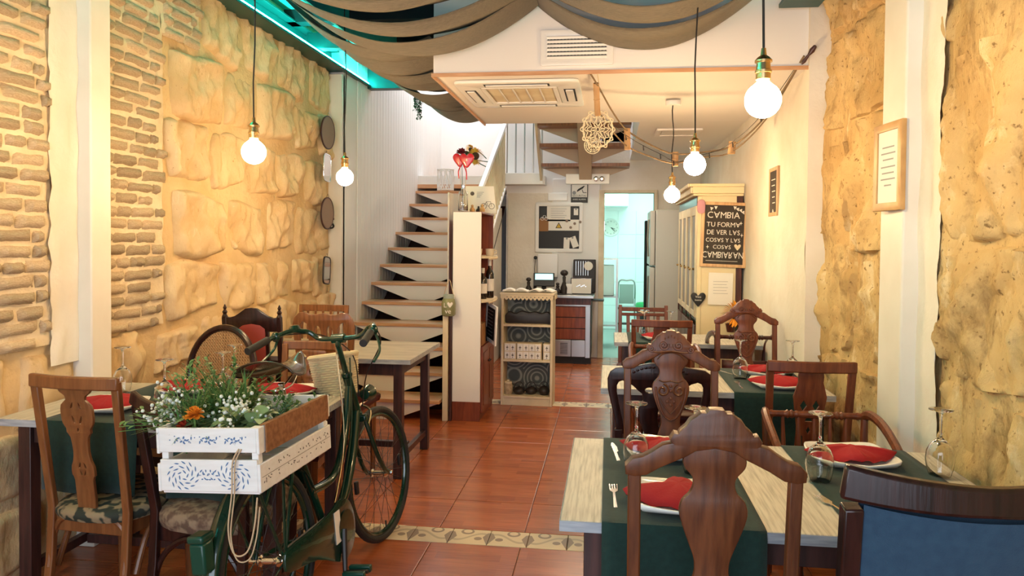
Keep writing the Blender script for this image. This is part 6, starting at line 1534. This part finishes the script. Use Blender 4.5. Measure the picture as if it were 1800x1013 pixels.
chalk('CAMBIA', .165, .075, -.005, {1, 3}, .98); chalk('TU FORMA', .085, .056, -.005, {7}, 1.0); chalk('DE VER LAS', .02, .056, -.003, {8}, .92); chalk('COSAS Y LAS', -.045, .048, -.004, {3, 9}, .95); chalk('COSAS', -.103, .046, -.01, {3}); chalk('CAMBIARAN', -.17, .075, 0, {1, 3, 5, 6, 7}, .78)
obj('chalk_heart', plate([[(a*.45, b*.45) for a, b in HP]], .0012), 'macrame', cbx, (.115, -.0068, -.1))
for (x, z) in ((.135, .1), (.145, -.0), (-.13, -.105)):
    obj('chalk_star', plate([[(0, .018), (.003, .003), (.014, 0), (.003, -.003), (0, -.018), (-.003, -.003), (-.014, 0), (-.003, .003)]], .0012), 'chalk', cbx, (x, -.0068, z))
for (x, z, r0) in ((-.11, .215, .2), (-.075, .225, 0), (.08, .228, .1), (.105, .215, -.3), (.13, .205, -.4), (.15, .19, -.5)):
    obj('chalk_pennant', plate([[(-.014, .012), (.014, .012), (0, -.016)]], .0012), 'chalk', cbx, (x, -.0068, z), (0, r0, 0))
obj('chalk_line', G().box(-.14, .12, -.0072, -.0066, -.222, -.219), 'chalk', cbx)
no = thing('notice_sheet', 'cream printed sheet pinned below the chalkboard', 'notice', (.935, 6.388, 1.1)); obj('sheet', G().box(-.1, .1, -.0015, .0015, -.135, .135), 'paper', no, rot=(0, .02, 0))
for k in range(5): obj('text_line', G().box(-.06, .06-.01*(k % 2), -.003, -.002, .06-.025*k, .063-.025*k), 'grey_print', no)
hh = thing('heart_tag', 'small black wooden heart with chalk writing on the dresser edge', 'heart', (.752, 6.375, 1.01)); obj('heart', plate([HP], .008, .002), 'black', hh)
obj('chalk_text', text_mesh('Vino', .026, .001), 'chalk', hh, (0, -.005, .02)); obj('chalk_text', text_mesh('bueno', .022, .001), 'chalk', hh, (0, -.005, -.006))
tag(obj('pink_tag', plate([ring2((0, 0), .03, .055, 16, 3.0)], .012, .004), 'pink', None, (.765, 6.365, 1.79)), 'pink rounded tag hanging at the chalkboard corner', 'tag')
# sunflower pot, small things on the dresser shelf
po = thing('flower_pot', 'dark small pot under the orange sunflower', 'pot', (1.0, 6.24, .756)); obj('body', G().lathe([(0, 0), (.03, 0), (.045, .07), (.04, .07), (.028, .01), (0, .01)], 16), 'w_mahog', po)
fgx = thing('kettle', 'shiny steel kettle in the dresser niche', 'kettle', (.80, 6.6, .82)); obj('body', G().lathe([(0, 0), (.05, 0), (.06, .05), (.04, .1), (0, .11)], 16), 'steel', fgx); obj('handle', G().tube([(.04*math.cos(q), 0, .1+.05*math.sin(q)) for q in [PI*k/10 for k in range(11)]], .005, 6), 'steel', fgx)

# ================================================================ FRIDGE AND KITCHEN
fr_ = thing('refrigerator', 'tall pale grey refrigerator beside the kitchen doorway', 'refrigerator', (.72, 8.75, 0))
obj('body', G().box(-.2, .3, -.3, .35, .03, 1.85), 'fridge_paint', fr_, bevel=.012)
for i, (a, b) in enumerate(((.05, 1.2), (1.22, 1.84))):
    d = obj('door', G().box(-.26, -.205, -.3, .35, a, b), 'fridge_paint', fr_, bevel=.01); obj('handle', G().tube([(-.275, -.24, a+.35 if i == 0 else a+.1), (-.285, -.24, (a+b)/2), (-.275, -.24, b-.1)], .01, 8), 'stainless', d)
tag(bx('black_curtain', 'curtain_black', .44, .5, 9.3, 9.43, 0.02, 1.75, None, .012), 'black curtain bundled between doorway and refrigerator', 'curtain')
clk = thing('wall_clock', 'round white wall clock in the kitchen', 'clock', (.03, 12.585, 1.715))
obj('rim', G().tube([(.14*math.cos(2*PI*k/36), 0, .14*math.sin(2*PI*k/36)) for k in range(36)], .012, 8, True), 'white_gloss', clk); obj('face', G().lathe([(.138, 0), (.138, .008), (0, .009)], 32, (0, .008, 0), Matrix.Rotation(PI/2, 3, 'X')), 'paper', clk)
for k in range(12): obj('hour_mark', text_mesh(str(12 if k == 0 else k), .032, .001), 'black', clk, (.105*math.sin(k*PI/6), -.004, .105*math.cos(k*PI/6)))
for a_, L_ in ((1.9, .07), (2.3, .1)): obj('hand', G().tube([(0, -.006, 0), (L_*math.sin(a_), -.006, L_*math.cos(a_))], .004, 5), 'black', clk)
stl = thing('step_stool', 'folding grey metal step stool against the kitchen wall', 'stool', (.28, 11.6, 0))
obj('back_loop', G().tube(crv([(-.14, .1, 0), (-.13, .05, .5), (-.12, 0, .85), (0, 0, .88), (.12, 0, .85), (.13, .05, .5), (.14, .1, 0)], 5, False), .012, 8), 'stainless', stl)
for s in (-1, 1): obj('leg', G().tube([(s*.13, -.25, 0), (s*.12, 0, .6)], .011, 8), 'stainless', stl)
obj('step', G().box(-.13, .13, -.22, .02, .45, .475), 'iron', stl, bevel=.004); obj('step', G().box(-.13, .13, -.26, -.14, .22, .245), 'iron', stl, bevel=.004); obj('panel', G().box(-.11, .11, -.005, .005, .52, .82), 'sage', stl)
rk_ = thing('kitchen_rack', 'stainless kitchen rack with boxes at the left of the doorway', 'rack', (-.02, 10.6, 0))
for sx in (-.18, .14):
    for sy in (-.2, .2): obj('upright', G().box(sx-.012, sx+.012, sy-.012, sy+.012, 0, 1.25), 'stainless', rk_)
for z in (.3, .7, 1.23): obj('rack_shelf', G().box(-.19, .15, -.21, .21, z, z+.02), 'stainless', rk_)
tag(bx('white_box', 'white', -.15, .08, 10.45, 10.75, .722, 1.15, None, .01), 'white box on the kitchen rack', 'box')
bn = thing('bin_bag', 'dark rubbish bin with bright green bag in the kitchen', 'bin', (.62, 11.3, 0)); obj('bin', G().lathe([(0, 0), (.16, 0), (.2, .5), (.19, .5), (.15, .02), (0, .02)], 22), 'black', bn, smooth=50)
obj('bag', G().lathe([(.17, .4), (.205, .46), (.215, .52), (.2, .56), (.17, .52), (.15, .4)], 22), 'bag_green', bn, smooth=60)
